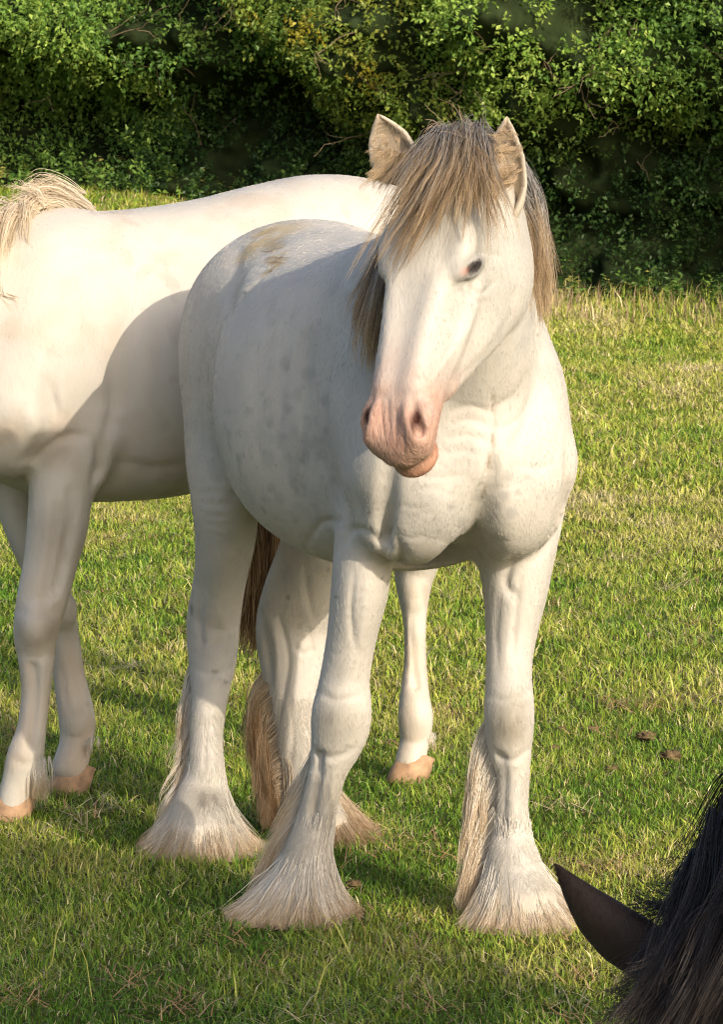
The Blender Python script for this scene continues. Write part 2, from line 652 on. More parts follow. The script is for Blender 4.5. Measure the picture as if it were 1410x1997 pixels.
gx = np.r_[-900, -300, -100, -40, -20, np.linspace(-10, 10, 81), 20, 40, 100, 300, 900]
gy = np.r_[-600, -200, -60, -20, -5, np.linspace(0, 60, 161), 80, 120, 200, 400, 1200, 2500]
GX, GY = np.meshgrid(gx, gy, indexing='ij')
GV = np.stack([GX, GY, ground_z(GX, GY)], -1).reshape(-1, 3)
ii = (np.arange(len(gx) - 1)[:, None] * len(gy) + np.arange(len(gy) - 1)[None, :]).ravel()
GF = np.stack([ii, ii + len(gy), ii + len(gy) + 1, ii + 1], 1)
tag(mesh_np('ground', GV, GF, ground_mat()), kind='structure')

def blades(P, h, w, lean, yaw, cols, curl=.6):
    """curved blades of grass: five vertices, three triangles each"""
    n = len(P)
    d = np.stack([np.cos(yaw), np.sin(yaw), 0 * yaw], 1)
    tw = yaw + rng.uniform(.4, 2.7, n)
    sd = np.stack([np.cos(tw), np.sin(tw), 0 * tw], 1)
    up = np.array([0, 0, 1.])
    mid = P + up * (h * .58)[:, None] + d * (h * lean * .35)[:, None]
    tip = P + up * (h * (1 - .25 * lean * curl))[:, None] + d * (h * lean)[:, None]
    V = np.stack([P - sd * w[:, None] * .5, P + sd * w[:, None] * .5, mid - sd * w[:, None] * .42, mid + sd * w[:, None] * .42, tip], 1).reshape(-1, 3)
    b = np.arange(n)[:, None] * 5
    F = np.concatenate([b + np.array([0, 1, 3]), b + np.array([0, 3, 2]), b + np.array([2, 3, 4])], 0)
    C = np.repeat(cols, 5, 0)
    return V, F, C

GREENS = .92 * np.array([(.100, .225, .022), (.185, .325, .034), (.295, .405, .050), (.410, .455, .072), (.520, .505, .125), (.64, .55, .26), (.74, .65, .40)])

def grass_cols(P, dry=0.):
    n = len(P)
    big = fbm(np.c_[P[:, 0] * 1.1, P[:, 1] * .55, np.zeros(n)], 51)
    mid = fbm(np.c_[P[:, 0] * 5, P[:, 1] * 3.0, np.zeros(n)], 53)
    t = 1.98 + 2.7 * (big - .5) * 1.7 + 2.6 * (mid - .5) * 1.6 + rng.normal(0, .95, n) + dry + 1.0 * (sstep(-1.0, 1.1, P[:, 0] / (P[:, 1] * .0943)) - .50) - .9 * sstep(9.0, 6.5, P[:, 1]) * sstep(.7, -.3, P[:, 0])  # last term: greener, darker blades at near left deepen the shadow lying there
    t = np.where(rng.random(n) < .05, rng.uniform(4.6, 6, n), t)
    t = np.clip(t, 0, 5.999)
    i = t.astype(int)
    fr = (t - i)[:, None]
    C = GREENS[i] * (1 - fr) + GREENS[np.minimum(i + 1, 6)] * fr
    return C * rng.uniform(.55, 1.3, (n, 1)), big, mid

M_grass = attr_mat('grass_blades', rough=.5, spec=.25, trans=.18)
GVs, GFs, GCs = [], [], []
nv = 0
def put(v, f_, c):
    global nv
    GVs.append(v); GFs.append(f_ + nv); GCs.append(c)
    nv += len(v)

for (y0, y1, dens, hh, ww, inner, marg) in (
        (6.2, 10.2, 13200, .0225, .0031, True, .35), (10.2, 16, 5500, .028, .0048, True, .4), (16, 26, 2200, .038, .0085, True, .5), (26, 45, 1000, .050, .013, True, .6),
        (5.2, 10.2, 3400, .0235, .0052, False, 1.3), (10.2, 16, 1400, .030, .0085, False, 2.4), (16, 26, 600, .040, .014, False, 4.2), (26, 45, 300, .055, .021, False, 7.0)):
    ym = .5 * (y0 + y1)
    n = int((y1 - y0) * (2 * (.0943 * ym + marg)) * dens)
    y = rng.uniform(y0, y1, n)
    x = rng.uniform(-1, 1, n) * (.0943 * y + marg)
    keep = y < HEDGE_A + HEDGE_B * x + .4
    if not inner:      # the paddock goes on to both sides
        keep &= (np.abs(x) > .0943 * y + .3) | (y < 6.2)
    x, y = x[keep], y[keep]
    P = np.stack([x, y, ground_z(x, y) - .004], 1)
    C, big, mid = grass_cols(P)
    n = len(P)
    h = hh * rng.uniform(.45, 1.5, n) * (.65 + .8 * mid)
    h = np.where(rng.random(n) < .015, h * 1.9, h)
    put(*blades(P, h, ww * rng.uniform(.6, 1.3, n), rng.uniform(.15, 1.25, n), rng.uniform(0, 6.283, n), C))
    # flattened dead thatch
    m_ = int(n * .14)
    k = rng.choice(n, m_, replace=False, p=(mid ** 3 / (mid ** 3).sum()))
    put(*blades(P[k] + np.array([0, 0, .006]), hh * rng.uniform(.3, .7, m_), ww * .9 * np.ones(m_), rng.uniform(2.0, 4.0, m_), rng.uniform(0, 6.283, m_), GREENS[rng.integers(5, 7, m_)] * rng.uniform(.6, 1.05, (m_, 1)), curl=.3))
# straw wisps lying in tufts
n = 170
sx = rng.uniform(-1.3, 1.5, n); sy = rng.uniform(6.3, 15, n)
for a, b_ in zip(sx, sy):
    m_ = rng.integers(10, 34)
    P = np.stack([a + rng.normal(0, .035, m_), b_ + rng.normal(0, .06, m_), np.full(m_, .012)], 1)
    put(*blades(P, rng.uniform(.015, .035, m_), np.full(m_, .003), rng.uniform(2, 5, m_), rng.uniform(0, 6.283, m_), GREENS[rng.integers(5, 7, m_)] * (np.array([.75, .55, .5]) if rng.random() < .5 else 1.0) * rng.uniform(.5, 1.1, (m_, 1)), curl=.2))
# a few long stalks in the shade in front
for (px, py, Y, h_, ln_, yw) in ((655, 1960, 6.88, .16, .9, 2.4), (690, 1890, 7.14, .12, 1.0, 2.6), (610, 1990, 6.78, .11, .8, .8), (845, 1490, 9.2, .16, .6, .9), (330, 1560, 8.8, .14, .5, 1.9), (100, 1900, 7.1, .10, .6, 1.2), (180, 1980, 6.8, .12, .7, 2.0)):
    p = at(px, py, Y); p[2] = 0
    put(*blades(p[None, :], np.array([h_]), np.array([.0035]), np.array([ln_]), np.array([yw]), GREENS[[4]], curl=.5))
# taller seeding grass against the hedge
n = 9000
x = rng.uniform(-5.2, 5.2, n)
y = HEDGE_A + HEDGE_B * x - rng.random(n) ** 1.6 * 4.5 + .3
P = np.stack([x, y, ground_z(x, y)], 1)
C, big, mid = grass_cols(P, 1.2)
pinkish = np.array([.34, .24, .15])
mp = (rng.random(n) < .35)[:, None]
C = np.where(mp, pinkish * rng.uniform(.6, 1.2, (n, 1)), C)
put(*blades(P, rng.uniform(.05, .20, n) * (.5 + mid) * (.45 + .55 * sstep(-.5, 2, x)), rng.uniform(.006, .013, n), rng.uniform(.1, .6, n), rng.uniform(0, 6.283, n), C))
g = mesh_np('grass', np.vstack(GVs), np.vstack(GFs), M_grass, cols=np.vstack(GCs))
tag(g, 'short green and yellow pasture grass with dry straw in it', 'grass', kind='stuff')
del GVs, GFs, GCs

# ------------------------------------------------------------------ the hedgerow
M_leaf = attr_mat('hedge_leaves', rough=.45, spec=.35, trans=.25)
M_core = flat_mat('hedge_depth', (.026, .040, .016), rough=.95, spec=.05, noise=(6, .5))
M_twig = flat_mat('bare_twig', (.22, .17, .11), rough=.85, spec=.1, noise=(30, .3))

def leaves(P, D, ln, wd, cols):
    """folded leaves at P pointing along D"""
    n = len(P)
    D = D / np.linalg.norm(D, axis=1)[:, None]
    r_ = rng.normal(size=(n, 3)) * .6 + np.array([0, 0, 1.0])
    sd = np.cross(D, r_)
    sd /= np.linalg.norm(sd, axis=1)[:, None] + 1e-6
    nm = np.cross(sd, D)
    ln, wd = ln[:, None], wd[:, None]
    m = P + D * ln * .45
    V = np.stack([P, m - sd * wd * .5 + nm * wd * .18, P + D * ln - nm * ln * .12, m + sd * wd * .5 + nm * wd * .18], 1).reshape(-1, 3)
    b = np.arange(n)[:, None] * 4
    F = np.concatenate([b + np.array([0, 1, 2]), b + np.array([0, 2, 3])], 0)
    return V, F, np.repeat(cols, 4, 0)

def tube(P, r0, r1, ns=5):
    P = np.asarray(P, float)
    T = np.gradient(P, axis=0)
    T /= np.linalg.norm(T, axis=1)[:, None]
    a = np.cross(T, np.array([.3, .5, .8]))
    a /= np.linalg.norm(a, axis=1)[:, None]
    b = np.cross(T, a)
    n = len(P)
    rr = np.linspace(r0, r1, n)
    V = np.concatenate([[P[i] + rr[i] * (math.cos(2 * math.pi * k / ns) * a[i] + math.sin(2 * math.pi * k / ns) * b[i]) for k in range(ns)] for i in range(n)])
    F = np.array([(i * ns + k, i * ns + (k + 1) % ns, (i + 1) * ns + (k + 1) % ns, (i + 1) * ns + k) for i in range(n - 1) for k in range(ns)])
    return V, F

def crooked(p, d, ln, n=9, wob=.35):
    P = [np.array(p, float)]
    d = np.array(d, float); d /= np.linalg.norm(d)
    for i in range(n):
        d = d + rng.normal(0, wob, 3) * .5
        d /= np.linalg.norm(d)
        P.append(P[-1] + d * ln / n)
    return np.array(P)

def icos(c, r, sub=3, bump=.2, seed=0):
    n, m = 26, 16
    V, F = uv_sphere((0, 0, 0), 1.0, n, m)
    k = 1 + bump * (fbm(V * 2.2 + seed, seed) - .5) * 2
    return V * k[:, None] * np.asarray(r) + np.asarray(c), F

def uv_sphere(c, r, n=20, m=12):
    V, F = [], []
    for i in range(m + 1):
        th = math.pi * i / m
        for j in range(n):
            ph = 2 * math.pi * j / n
            V.append((math.sin(th) * math.cos(ph), math.sin(th) * math.sin(ph), math.cos(th)))
    for i in range(m):
        for j in range(n):
            F.append((i * n + j, (i + 1) * n + j, (i + 1) * n + (j + 1) % n, i * n + (j + 1) % n))
    return np.array(V) * r + np.asarray(c), np.array(F)

HN = np.array([HEDGE_B, -1.0, 0]) / math.hypot(1, HEDGE_B)       # out of the hedge, towards the field
HN[0] *= 1
HT = np.array([1.0, HEDGE_B, 0]) / math.hypot(1, HEDGE_B)

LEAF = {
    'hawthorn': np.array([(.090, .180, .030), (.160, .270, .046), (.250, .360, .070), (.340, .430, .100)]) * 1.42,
    'dark': np.array([(.022, .060, .016), (.036, .085, .022), (.060, .125, .030), (.100, .175, .042)]) * 1.0,  # darker leaves, their colour also carrying the deep shade low in the hedge
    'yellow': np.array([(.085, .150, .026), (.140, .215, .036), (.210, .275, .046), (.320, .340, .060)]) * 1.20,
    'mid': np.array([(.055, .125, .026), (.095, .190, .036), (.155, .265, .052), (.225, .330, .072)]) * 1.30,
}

# swells and hollows of the leaf face: x, height, how far out, half width, half height
HEDGE_LUMPS = ((-2.15, 1.55, .6, .6, .45), (-3.6, 1.3, .4, .7, .5), (-2.9, 1.5, .75, 1.1, .45), (-1.5, 1.5, .55, .7, .5), (-2.6, .3, .45, 1.2, .3), (-1.2, .55, .25, .5, .3), (-.5, 1.4, -.5, .45, .5), (-.55, 2.1, .35, .5, .35), (.45, 1.75, .45, .4, .5), (1.1, 2.0, -.35, .25, .6),
               (1.9, 2.15, .60, .75, .45), (2.1, 1.45, .25, .35, .3), (2.9, 2.3, .35, .6, .4), (2.9, 1.2, -.85, .9, .6), (1.6, .8, -.75, .9, .5), (2.5, .4, -.5, 1.3, .45), (3.1, 1.55, .35, .25, .3))

def hedge_out(al, z, zb):
    """how far the leaf face stands out of the hedge line, along the hedge al, height z; zb: height where the top bulges out"""
    al, z = np.asarray(al, float), np.asarray(z, float)
    P = np.stack([al, z, 0 * al], -1).reshape(-1, 3)
    lo = fbm(P * np.array([.75, 1.0, 1]) + 11, 81, 2).reshape(al.shape)
    md = fbm(P * np.array([1.5, 2.1, 1]) + 31, 83, 2).reshape(al.shape)
    fi = vnoise(P * np.array([5.5, 6.5, 1]) + 51, 85).reshape(al.shape)
    o = .60 * sstep(zb - .35, zb + .35, z) + .12 * sstep(.5, .0, z)
    for (x_, z_, am, rx, rz) in HEDGE_LUMPS:
        o = o + am * np.exp(-((al - x_ * 1.166) / rx) ** 2 - ((z - z_) / rz) ** 2)
    return o + (lo - .5) * .9 + (md - .5) * 1.5 + (fi - .5) * .45 - .25 * sstep(2.6, 3.8, z)

def shrub(x0, x1, label, pal, low_pal, zb=1.2, top=3.6, twigs=8, dens=1.0, leaf=.049, low=.85, yellow=0.):
    """one shrub of the hedge between x0 and x1"""
    xm = .5 * (x0 + x1)
    base = np.array([xm, HEDGE_A + HEDGE_B * xm, 0.])
    base[2] = float(ground_z(base[0], base[1]))
    root = empty('hedge_shrub', tuple(base))
    tag(root, label, 'shrub', 'shrubs of the hedgerow')
    kx = math.hypot(1, HEDGE_B)
    def pt(al, z, extra=0.):
        o = hedge_out(al, z, zb) + extra
        X = al / kx
        p = np.stack([X, HEDGE_A + HEDGE_B * X, 0 * X], -1) + HN * o[..., None]
        p[..., 2] = ground_z(X, HEDGE_A + HEDGE_B * X) + z
        return p
    a0, a1 = x0 * kx, x1 * kx
    # the dark depth of the hedge behind the leaves
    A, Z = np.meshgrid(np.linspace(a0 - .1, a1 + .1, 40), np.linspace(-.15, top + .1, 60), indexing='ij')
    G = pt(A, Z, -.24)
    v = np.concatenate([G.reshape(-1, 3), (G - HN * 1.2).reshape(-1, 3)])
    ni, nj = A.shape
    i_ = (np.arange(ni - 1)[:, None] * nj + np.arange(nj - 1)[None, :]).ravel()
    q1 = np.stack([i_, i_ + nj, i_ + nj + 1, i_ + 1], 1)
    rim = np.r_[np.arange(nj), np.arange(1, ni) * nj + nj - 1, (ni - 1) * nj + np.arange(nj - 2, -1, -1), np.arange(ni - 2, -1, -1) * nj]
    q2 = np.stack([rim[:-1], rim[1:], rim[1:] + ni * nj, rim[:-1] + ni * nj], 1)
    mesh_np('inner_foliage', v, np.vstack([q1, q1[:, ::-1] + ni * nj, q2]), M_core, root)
    # sprigs of leaves
    ns = int((a1 - a0) * top * 260 * dens)
    al = rng.uniform(a0 - .25, a1 + .25, ns)
    z = rng.uniform(.02, top, ns)
    hole = fbm(np.stack([al * 2.4, z * 3.0, 0 * al], 1) + 5, 91, 2)
    up = sstep(zb - .5, zb + .2, z)
    keep = (hole > .27 - .06 * up) & (rng.random(ns) < low + (1 - low) * up)
    al, z, hole, up = al[keep], z[keep], hole[keep], up[keep]
    ns = len(al)
    out = rng.normal(-.05, .10, ns) + .10 * (rng.random(ns) < .12)
    pc = pt(al, z, out)
    # the face leans with the local slope
    e = .06
    px_, pz_ = pt(al + e, z) - pt(al, z), pt(al, z + e) - pt(al, z)
    nm = np.cross(px_, pz_)
    nm /= np.linalg.norm(nm, axis=1)[:, None]
    nm *= np.sign((nm * HN).sum(1))[:, None]
    dr = nm * .8 + np.array([0, 0, .25]) + rng.normal(0, .5, (ns, 3))
    dr /= np.linalg.norm(dr, axis=1)[:, None]
    per = 13
    t = np.tile(np.linspace(-.5, 1, per), ns)
    D = np.repeat(dr, per, 0)
    bp_ = np.repeat(pc, per, 0) + D * (t * rng.uniform(.10, .22, ns * per))[:, None] + rng.normal(0, .024, (ns * per, 3))
    ld = D * .5 + rng.normal(0, .8, (ns * per, 3)) - np.array([0, 0, .1])
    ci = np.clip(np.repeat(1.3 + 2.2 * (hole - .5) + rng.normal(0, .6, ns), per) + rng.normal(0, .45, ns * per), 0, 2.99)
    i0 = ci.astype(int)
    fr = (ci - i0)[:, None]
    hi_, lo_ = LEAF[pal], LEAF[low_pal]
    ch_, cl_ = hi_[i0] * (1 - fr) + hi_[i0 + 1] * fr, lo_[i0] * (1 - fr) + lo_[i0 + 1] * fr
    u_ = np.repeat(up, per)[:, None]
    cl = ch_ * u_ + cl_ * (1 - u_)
    if yellow:
        ym = np.repeat(fbm(np.stack([al * 1.6, z * 2.0, 0 * al], 1) + 77, 93, 2) > 1 - yellow, per)[:, None]
        cl = np.where(ym, np.array([.40, .36, .04]) * rng.uniform(.6, 1.2, (len(cl), 1)), cl)
    lnn = leaf * rng.uniform(.65, 1.35, ns * per)
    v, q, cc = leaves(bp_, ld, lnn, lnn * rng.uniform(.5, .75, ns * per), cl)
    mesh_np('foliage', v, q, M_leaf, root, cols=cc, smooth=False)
    for k in range(twigs):
        a_, z_ = rng.uniform(a0, a1), rng.uniform(.5, 2.6)
        p0 = pt(np.array([a_]), np.array([z_]), -.15)[0]
        P = crooked(p0, HN * .55 + HT * rng.normal(0, .9) + np.array([0, 0, rng.normal(.1, .7)]), rng.uniform(.3, .8), wob=.5)
        v, q = tube(P, .007, .0025)
        V_, Q_ = [v], [q]
        nn = len(v)
        for j in range(rng.integers(1, 4)):
            i = rng.integers(3, 8)
            v, q = tube(crooked(P[i], P[i] - P[i - 1] + rng.normal(0, .06, 3), rng.uniform(.12, .35), n=6, wob=.6), .004, .0015)
            V_.append(v); Q_.append(q + nn); nn += len(v)
        mesh_np('branch', np.vstack(V_), np.vstack(Q_), M_twig, root)
    v, q = tube(crooked(base - HN * 1.5, (0, 0, 1), 1.6, wob=.15), .06, .03, 7)
    mesh_np('stem', v, q, M_twig, root)
    return root

shrub(-9.0, -4.5, 'leafy green hedge shrub beyond the left edge of the picture', 'hawthorn', 'mid', zb=1.05, twigs=2)
shrub(-4.5, -1.75, 'bright green hawthorn bulging in the sun above the withers of the cream horse', 'hawthorn', 'mid', zb=1.05, twigs=4, dens=1.15, low=.8)
shrub(-1.75, -.35, 'green shrub with crooked pale twigs above the croup of the cream horse', 'mid', 'dark', zb=1.3, twigs=20)
shrub(-.35, 1.05, 'yellowing shrub with dry twigs right behind the ears of the feathered horse', 'yellow', 'dark', zb=1.15, twigs=18, leaf=.045, yellow=.27)
shrub(1.05, 2.55, 'lit green shrub with bare branches to the right of the feathered horse\'s head', 'hawthorn', 'dark', zb=1.55, twigs=16, leaf=.046, low=.55)
shrub(2.55, 4.4, 'dark green shrub with scattered lit sprigs, at the right end of the hedge in view', 'mid', 'dark', zb=1.6, twigs=8, leaf=.046, low=.5)
shrub(4.4, 7.0, 'dark leafy hedge shrub beyond the right edge of the picture', 'dark', 'dark', zb=1.5, twigs=2)

# nettles and docks growing out of the hedge foot
WV, WF, WC, wn_ = [], [], [], 0
for k in range(420):
    x = rng.uniform(-5, 5.5)
    y = HEDGE_A + HEDGE_B * x - .15 - abs(rng.normal(0, .38))
    p0 = np.array([x, y, float(ground_z(x, y))])
    h_ = rng.uniform(.10, .36)
    nl = rng.integers(8, 16)
    t_ = rng.uniform(.1, 1, nl)
    th = rng.uniform(0, 6.283, nl)
    lean_ = rng.normal(0, .25, 2) * h_
    P = p0 + np.stack([t_ * lean_[0], t_ * lean_[1], t_ * h_], 1)
    D_ = np.stack([np.cos(th), np.sin(th), rng.uniform(-.1, .7, nl)], 1)
    ln_ = rng.uniform(.045, .10, nl) * (1.2 - .6 * t_)
    base_c = np.array([(.10, .20, .035), (.16, .27, .05), (.07, .15, .03), (.30, .30, .08)])[rng.integers(0, 4)]
    v, q, c = leaves(P, D_, ln_, ln_ * .45, base_c * rng.uniform(.7, 1.25, (nl, 1)))
    WV.append(v); WF.append(q + wn_); WC.append(c); wn_ += len(v)
tag(mesh_np('weeds', np.vstack(WV), np.vstack(WF), M_leaf, cols=np.vstack(WC), smooth=False), 'leafy green nettles and weeds along the foot of the hedge', 'weeds', kind='stuff')
# ------------------------------------------------------------------ horses
def limb2(fr, rows):
    """rows: left edge px, right edge px, py, Y, half depth -> chain rows in the horse's frame"""
    out = []
    for (xl, xr, py, Y, hd) in rows:
        out.append([*fr.loc(at(.5 * (xl + xr), py, Y)), .5 * (xr - xl) * Y / FOC, hd])
    return out

def ear_geo(B, T, D, w, curl=.012, nT=16, nA=15, th=.009, bend=(0, 0, 0), outer=(.72, .66, .56), inner=(.42, .30, .24)):
    """cupped ear shell from base B to tip T, opening towards D"""
    B, T, D = (np.asarray(v, float) for v in (B, T, D))
    a = (T - B) / np.linalg.norm(T - B)
    e2 = D - a * (D @ a)
    e2 /= np.linalg.norm(e2)
    e1 = np.cross(a, e2)
    ts = np.linspace(0, 1, nT)
    prof = np.interp(ts, [0, .15, .35, .6, .8, .92, 1], [.72, .95, 1.0, .80, .47, .23, .02]) * w
    pm = np.interp(ts, [0, .3, .7, 1], [R(150), R(112), R(92), R(80)])
    V, C = [], []
    for layer in (0, 1):
        for i, t in enumerate(ts):
            c = B + (T - B) * t + e2 * (-curl * math.sin(math.pi * t)) + np.asarray(bend) * math.sin(math.pi * t)
            r = max(prof[i] - layer * th, .0008)
            for ph in np.linspace(-pm[i], pm[i], nA):
                q = ph * (1 if layer == 0 else .97)
                V.append(c + r * (math.cos(q) * -e2 * (.8 if layer == 0 else .34) + math.sin(q) * e1))
                C.append(outer if layer == 0 else inner)
    F = []
    n1 = nT * nA
    for i in range(nT - 1):
        for j in range(nA - 1):
            p = i * nA + j
            F.append((p, p + 1, p + nA + 1, p + nA))
            q = n1 + p
            F.append((q, q + nA, q + nA + 1, q + 1))
    for i in range(nT - 1):
        for j in (0, nA - 1):
            p, q = i * nA + j, n1 + i * nA + j
            F.append((p, p + nA, q + nA, q) if j == 0 else (p, q, q + nA, p + nA))
    for j in range(nA - 1):
        p, q = (nT - 1) * nA + j, n1 + (nT - 1) * nA + j
        F.append((p, p + 1, q + 1, q))
    return np.array(V), np.array(F), np.array(C)

def hoof_geo(c, toe, w=.062, ln=.075, h=.075):
    """hoof standing at c (ground), toe pointing along toe"""
    toe = np.array([toe[0], toe[1], 0.]); toe /= np.linalg.norm(toe)
    sd = np.array([-toe[1], toe[0], 0.])
    nA = 28
    V, F = [], []
    rings = [(0.0, .93, .93, 0), (.006, 1.0, 1.0, 0), (.03, .955, .95, -.010), (.034, .945, .945, -.012), (.055, .86, .86, -.020), (h, .80, .78, -.030), (h + .006, .74, .70, -.031), (h + .004, .3, .3, -.031)]
    for (z, a, b, sh) in rings:
        for k in range(nA):
            th = 2 * math.pi * k / nA
            x, y = math.cos(th), math.sin(th)
            if x < 0: x *= .82
            zz = z if x > 0 else z * (1 + .25 * x)
            V.append(np.array(c) + toe * (x * ln * b + sh) + sd * (y * w * a) + np.array([0, 0, zz]))
    for i in range(len(rings) - 1):
        for k in range(nA):
            p, q = i * nA + k, i * nA + (k + 1) % nA
            F.append((p, q, q + nA, p + nA))
    return np.array(V), np.array(F)

def ring_guides(c, top, r_top, r_end, zend=.008, back=(0, 0), n=24, bulge=.35, endsh=(0, 0), frac=0.0):
    """guides of a bell of feather: from a ring round point top down to the ground round c"""
    out = []
    for k in range(n + 1):
        th = 2 * math.pi * k / n
        dx, dy = math.cos(th), math.sin(th)
        p0 = np.array([top[0] + dx * r_top[0], top[1] + dy * r_top[1], top[2]])
        ex = r_end[0] if dx < 0 else r_end[1]
        p3 = np.array([c[0] + endsh[0] + dx * ex, c[1] + endsh[1] + dy * r_end[2], zend])
        m1 = p0 + (p3 - p0) * .38
        m1[2] = p0[2] + (p3[2] - p0[2]) * (.38 + bulge * .22)
        m2 = p0 + (p3 - p0) * .72
        m2[2] = p0[2] + (p3[2] - p0[2]) * (.72 + bulge * .32)
        out.append([p0, m1, m2, p3])
    return out

def horse_mats():
    pass

coat_bump = [(160, 160, 70, .0007, 3), (24, 24, 12, .0012, 3)]
M_coat = attr_mat('coat_white', rough=.55, spec=.25, bump=coat_bump, noise=(26, .06), sheen=0, wrinkle=True)
M_coat2 = attr_mat('coat_cream', rough=.5, spec=.25, bump=[(140, 140, 60, .0008, 3)], noise=(20, .03), sheen=0)
M_coat3 = attr_mat('coat_black', rough=.6, spec=.3, bump=[(300, 300, 80, .001, 3)], noise=(40, .2), sheen=.1)
M_hoof = flat_mat('hoof_horn', (.42, .27, .165), rough=.65, spec=.25, noise=(40, .3))
M_mane = hair_mat('mane_grey_gold', [(0.0, (.125, .122, .124)), (.55, (.135, .122, .115)), (.80, (.24, .165, .10)), (1.0, (.42, .28, .14))],
    [(0.0, (.46, .46, .465)), (.55, (.41, .395, .375)), (.80, (.46, .37, .265)), (1.0, (.62, .47, .29))], var=.35)
M_feather = hair_mat('feather_cream', [(0.0, (.66, .63, .57)), (.45, (.68, .63, .54)), (.75, (.64, .51, .35)), (1.0, (.54, .37, .19))],
    [(0.0, (.72, .69, .63)), (.55, (.78, .735, .65)), (1.0, (.74, .61, .43))], var=.2, trans=.15)
M_featherb = hair_mat('feather_brown', [(0.0, (.60, .50, .37)), (.35, (.50, .36, .21)), (.7, (.42, .26, .12)), (1.0, (.34, .19, .08))], [(0.0, (.68, .60, .48)), (1.0, (.66, .49, .29))], var=.3)
M_tail = hair_mat('tail_brown', [(0.0, (.20, .12, .06)), (.5, (.24, .13, .055)), (1.0, (.36, .20, .08))], [(0.0, (.40, .27, .15)), (1.0, (.62, .42, .21))], var=.3)
M_earhair = hair_mat('ear_hair', [(0.0, (.42, .32, .22)), (1.0, (.62, .48, .30))], var=.3)
M_mane2 = hair_mat('mane_cream', [(0.0, (.78, .70, .58)), (1.0, (.74, .62, .44))], var=.25)
M_mane3 = hair_mat('mane_black', [(0.0, (.009, .008, .008)), (.6, (.014, .012, .012)), (1.0, (.03, .022, .018))], [(0.0, (.020, .017, .017)), (.6, (.034, .028, .027)), (1.0, (.07, .052, .042))], var=.4, rough=.35, spec=.35, trans=.05)

def vert_normals(V, Q):
    n = np.cross(V[Q[:, 2]] - V[Q[:, 0]], V[Q[:, 3]] - V[Q[:, 1]])
    N = np.zeros_like(V)
    for k in range(4):
        for ax in range(3):
            N[:, ax] += np.bincount(Q[:, k], n[:, ax], len(V))
    return N / (np.linalg.norm(N, axis=1)[:, None] + 1e-12)

def carve(W, Q, strokes):
    """sculpt creases (positive depth) and ridges (negative) into the near surface of a body.
    stroke: path of photo pixels, half width in pixels, depth in metres, nearest and farthest distance"""
    v = W - np.array([0, 0, CAM_Z])
    w = v @ _fw
    sx, sy = 705 + FOC * v[:, 0] / w, 998.5 - FOC * (v @ _up) / w
    Nn = vert_normals(W, Q)
    vis = (Nn * v).sum(1) < 0
    if vis.mean() < .4: pass
    D = np.zeros(len(W))
    for path, wd, dep, y0, y1 in strokes:
        P = np.array(path, float)
        P = catmull(P, 40) if len(P) > 2 else P[0] + (P[1] - P[0]) * np.linspace(0, 1, 40)[:, None]
        m = vis & (W[:, 1] > y0) & (W[:, 1] < y1) & (sx > P[:, 0].min() - 3 * wd) & (sx < P[:, 0].max() + 3 * wd) & (sy > P[:, 1].min() - 3 * wd) & (sy < P[:, 1].max() + 3 * wd)
        i = np.where(m)[0]
        if not len(i): continue
        d2 = ((sx[i][:, None] - P[:, 0]) ** 2 + (sy[i][:, None] - P[:, 1]) ** 2)
        k = d2.argmin(1)
        fade = np.sin(np.pi * np.clip(k / 39 * .9 + .05, 0, 1)) ** .5
        D[i] += -dep * np.exp(-d2[np.arange(len(i)), k] / wd ** 2) * fade
    return W + Nn * D[:, None]

# ---- the white horse in front
M1 = Frame(.007, 7.99, R(20))
CX = M1.dirl((1, 0, 0))              # camera right, in the horse's frame

def head_frame(fr, poll, yaw, pitch, roll=0.):
    """axes of a head: A towards the muzzle, N out of the forehead, Lh to the animal's left"""
    F = np.array([math.sin(yaw), -math.cos(yaw), 0.])
    Lh = np.array([math.cos(yaw), math.sin(yaw), 0.])
    A = F * math.cos(pitch) + np.array([0, 0, -math.sin(pitch)])
    N = F * math.sin(pitch) + np.array([0, 0, math.cos(pitch)])
    A, Lh = A * math.cos(roll) + Lh * math.sin(roll), Lh * math.cos(roll) - A * math.sin(roll)
    return np.asarray(poll, float), A, N, Lh

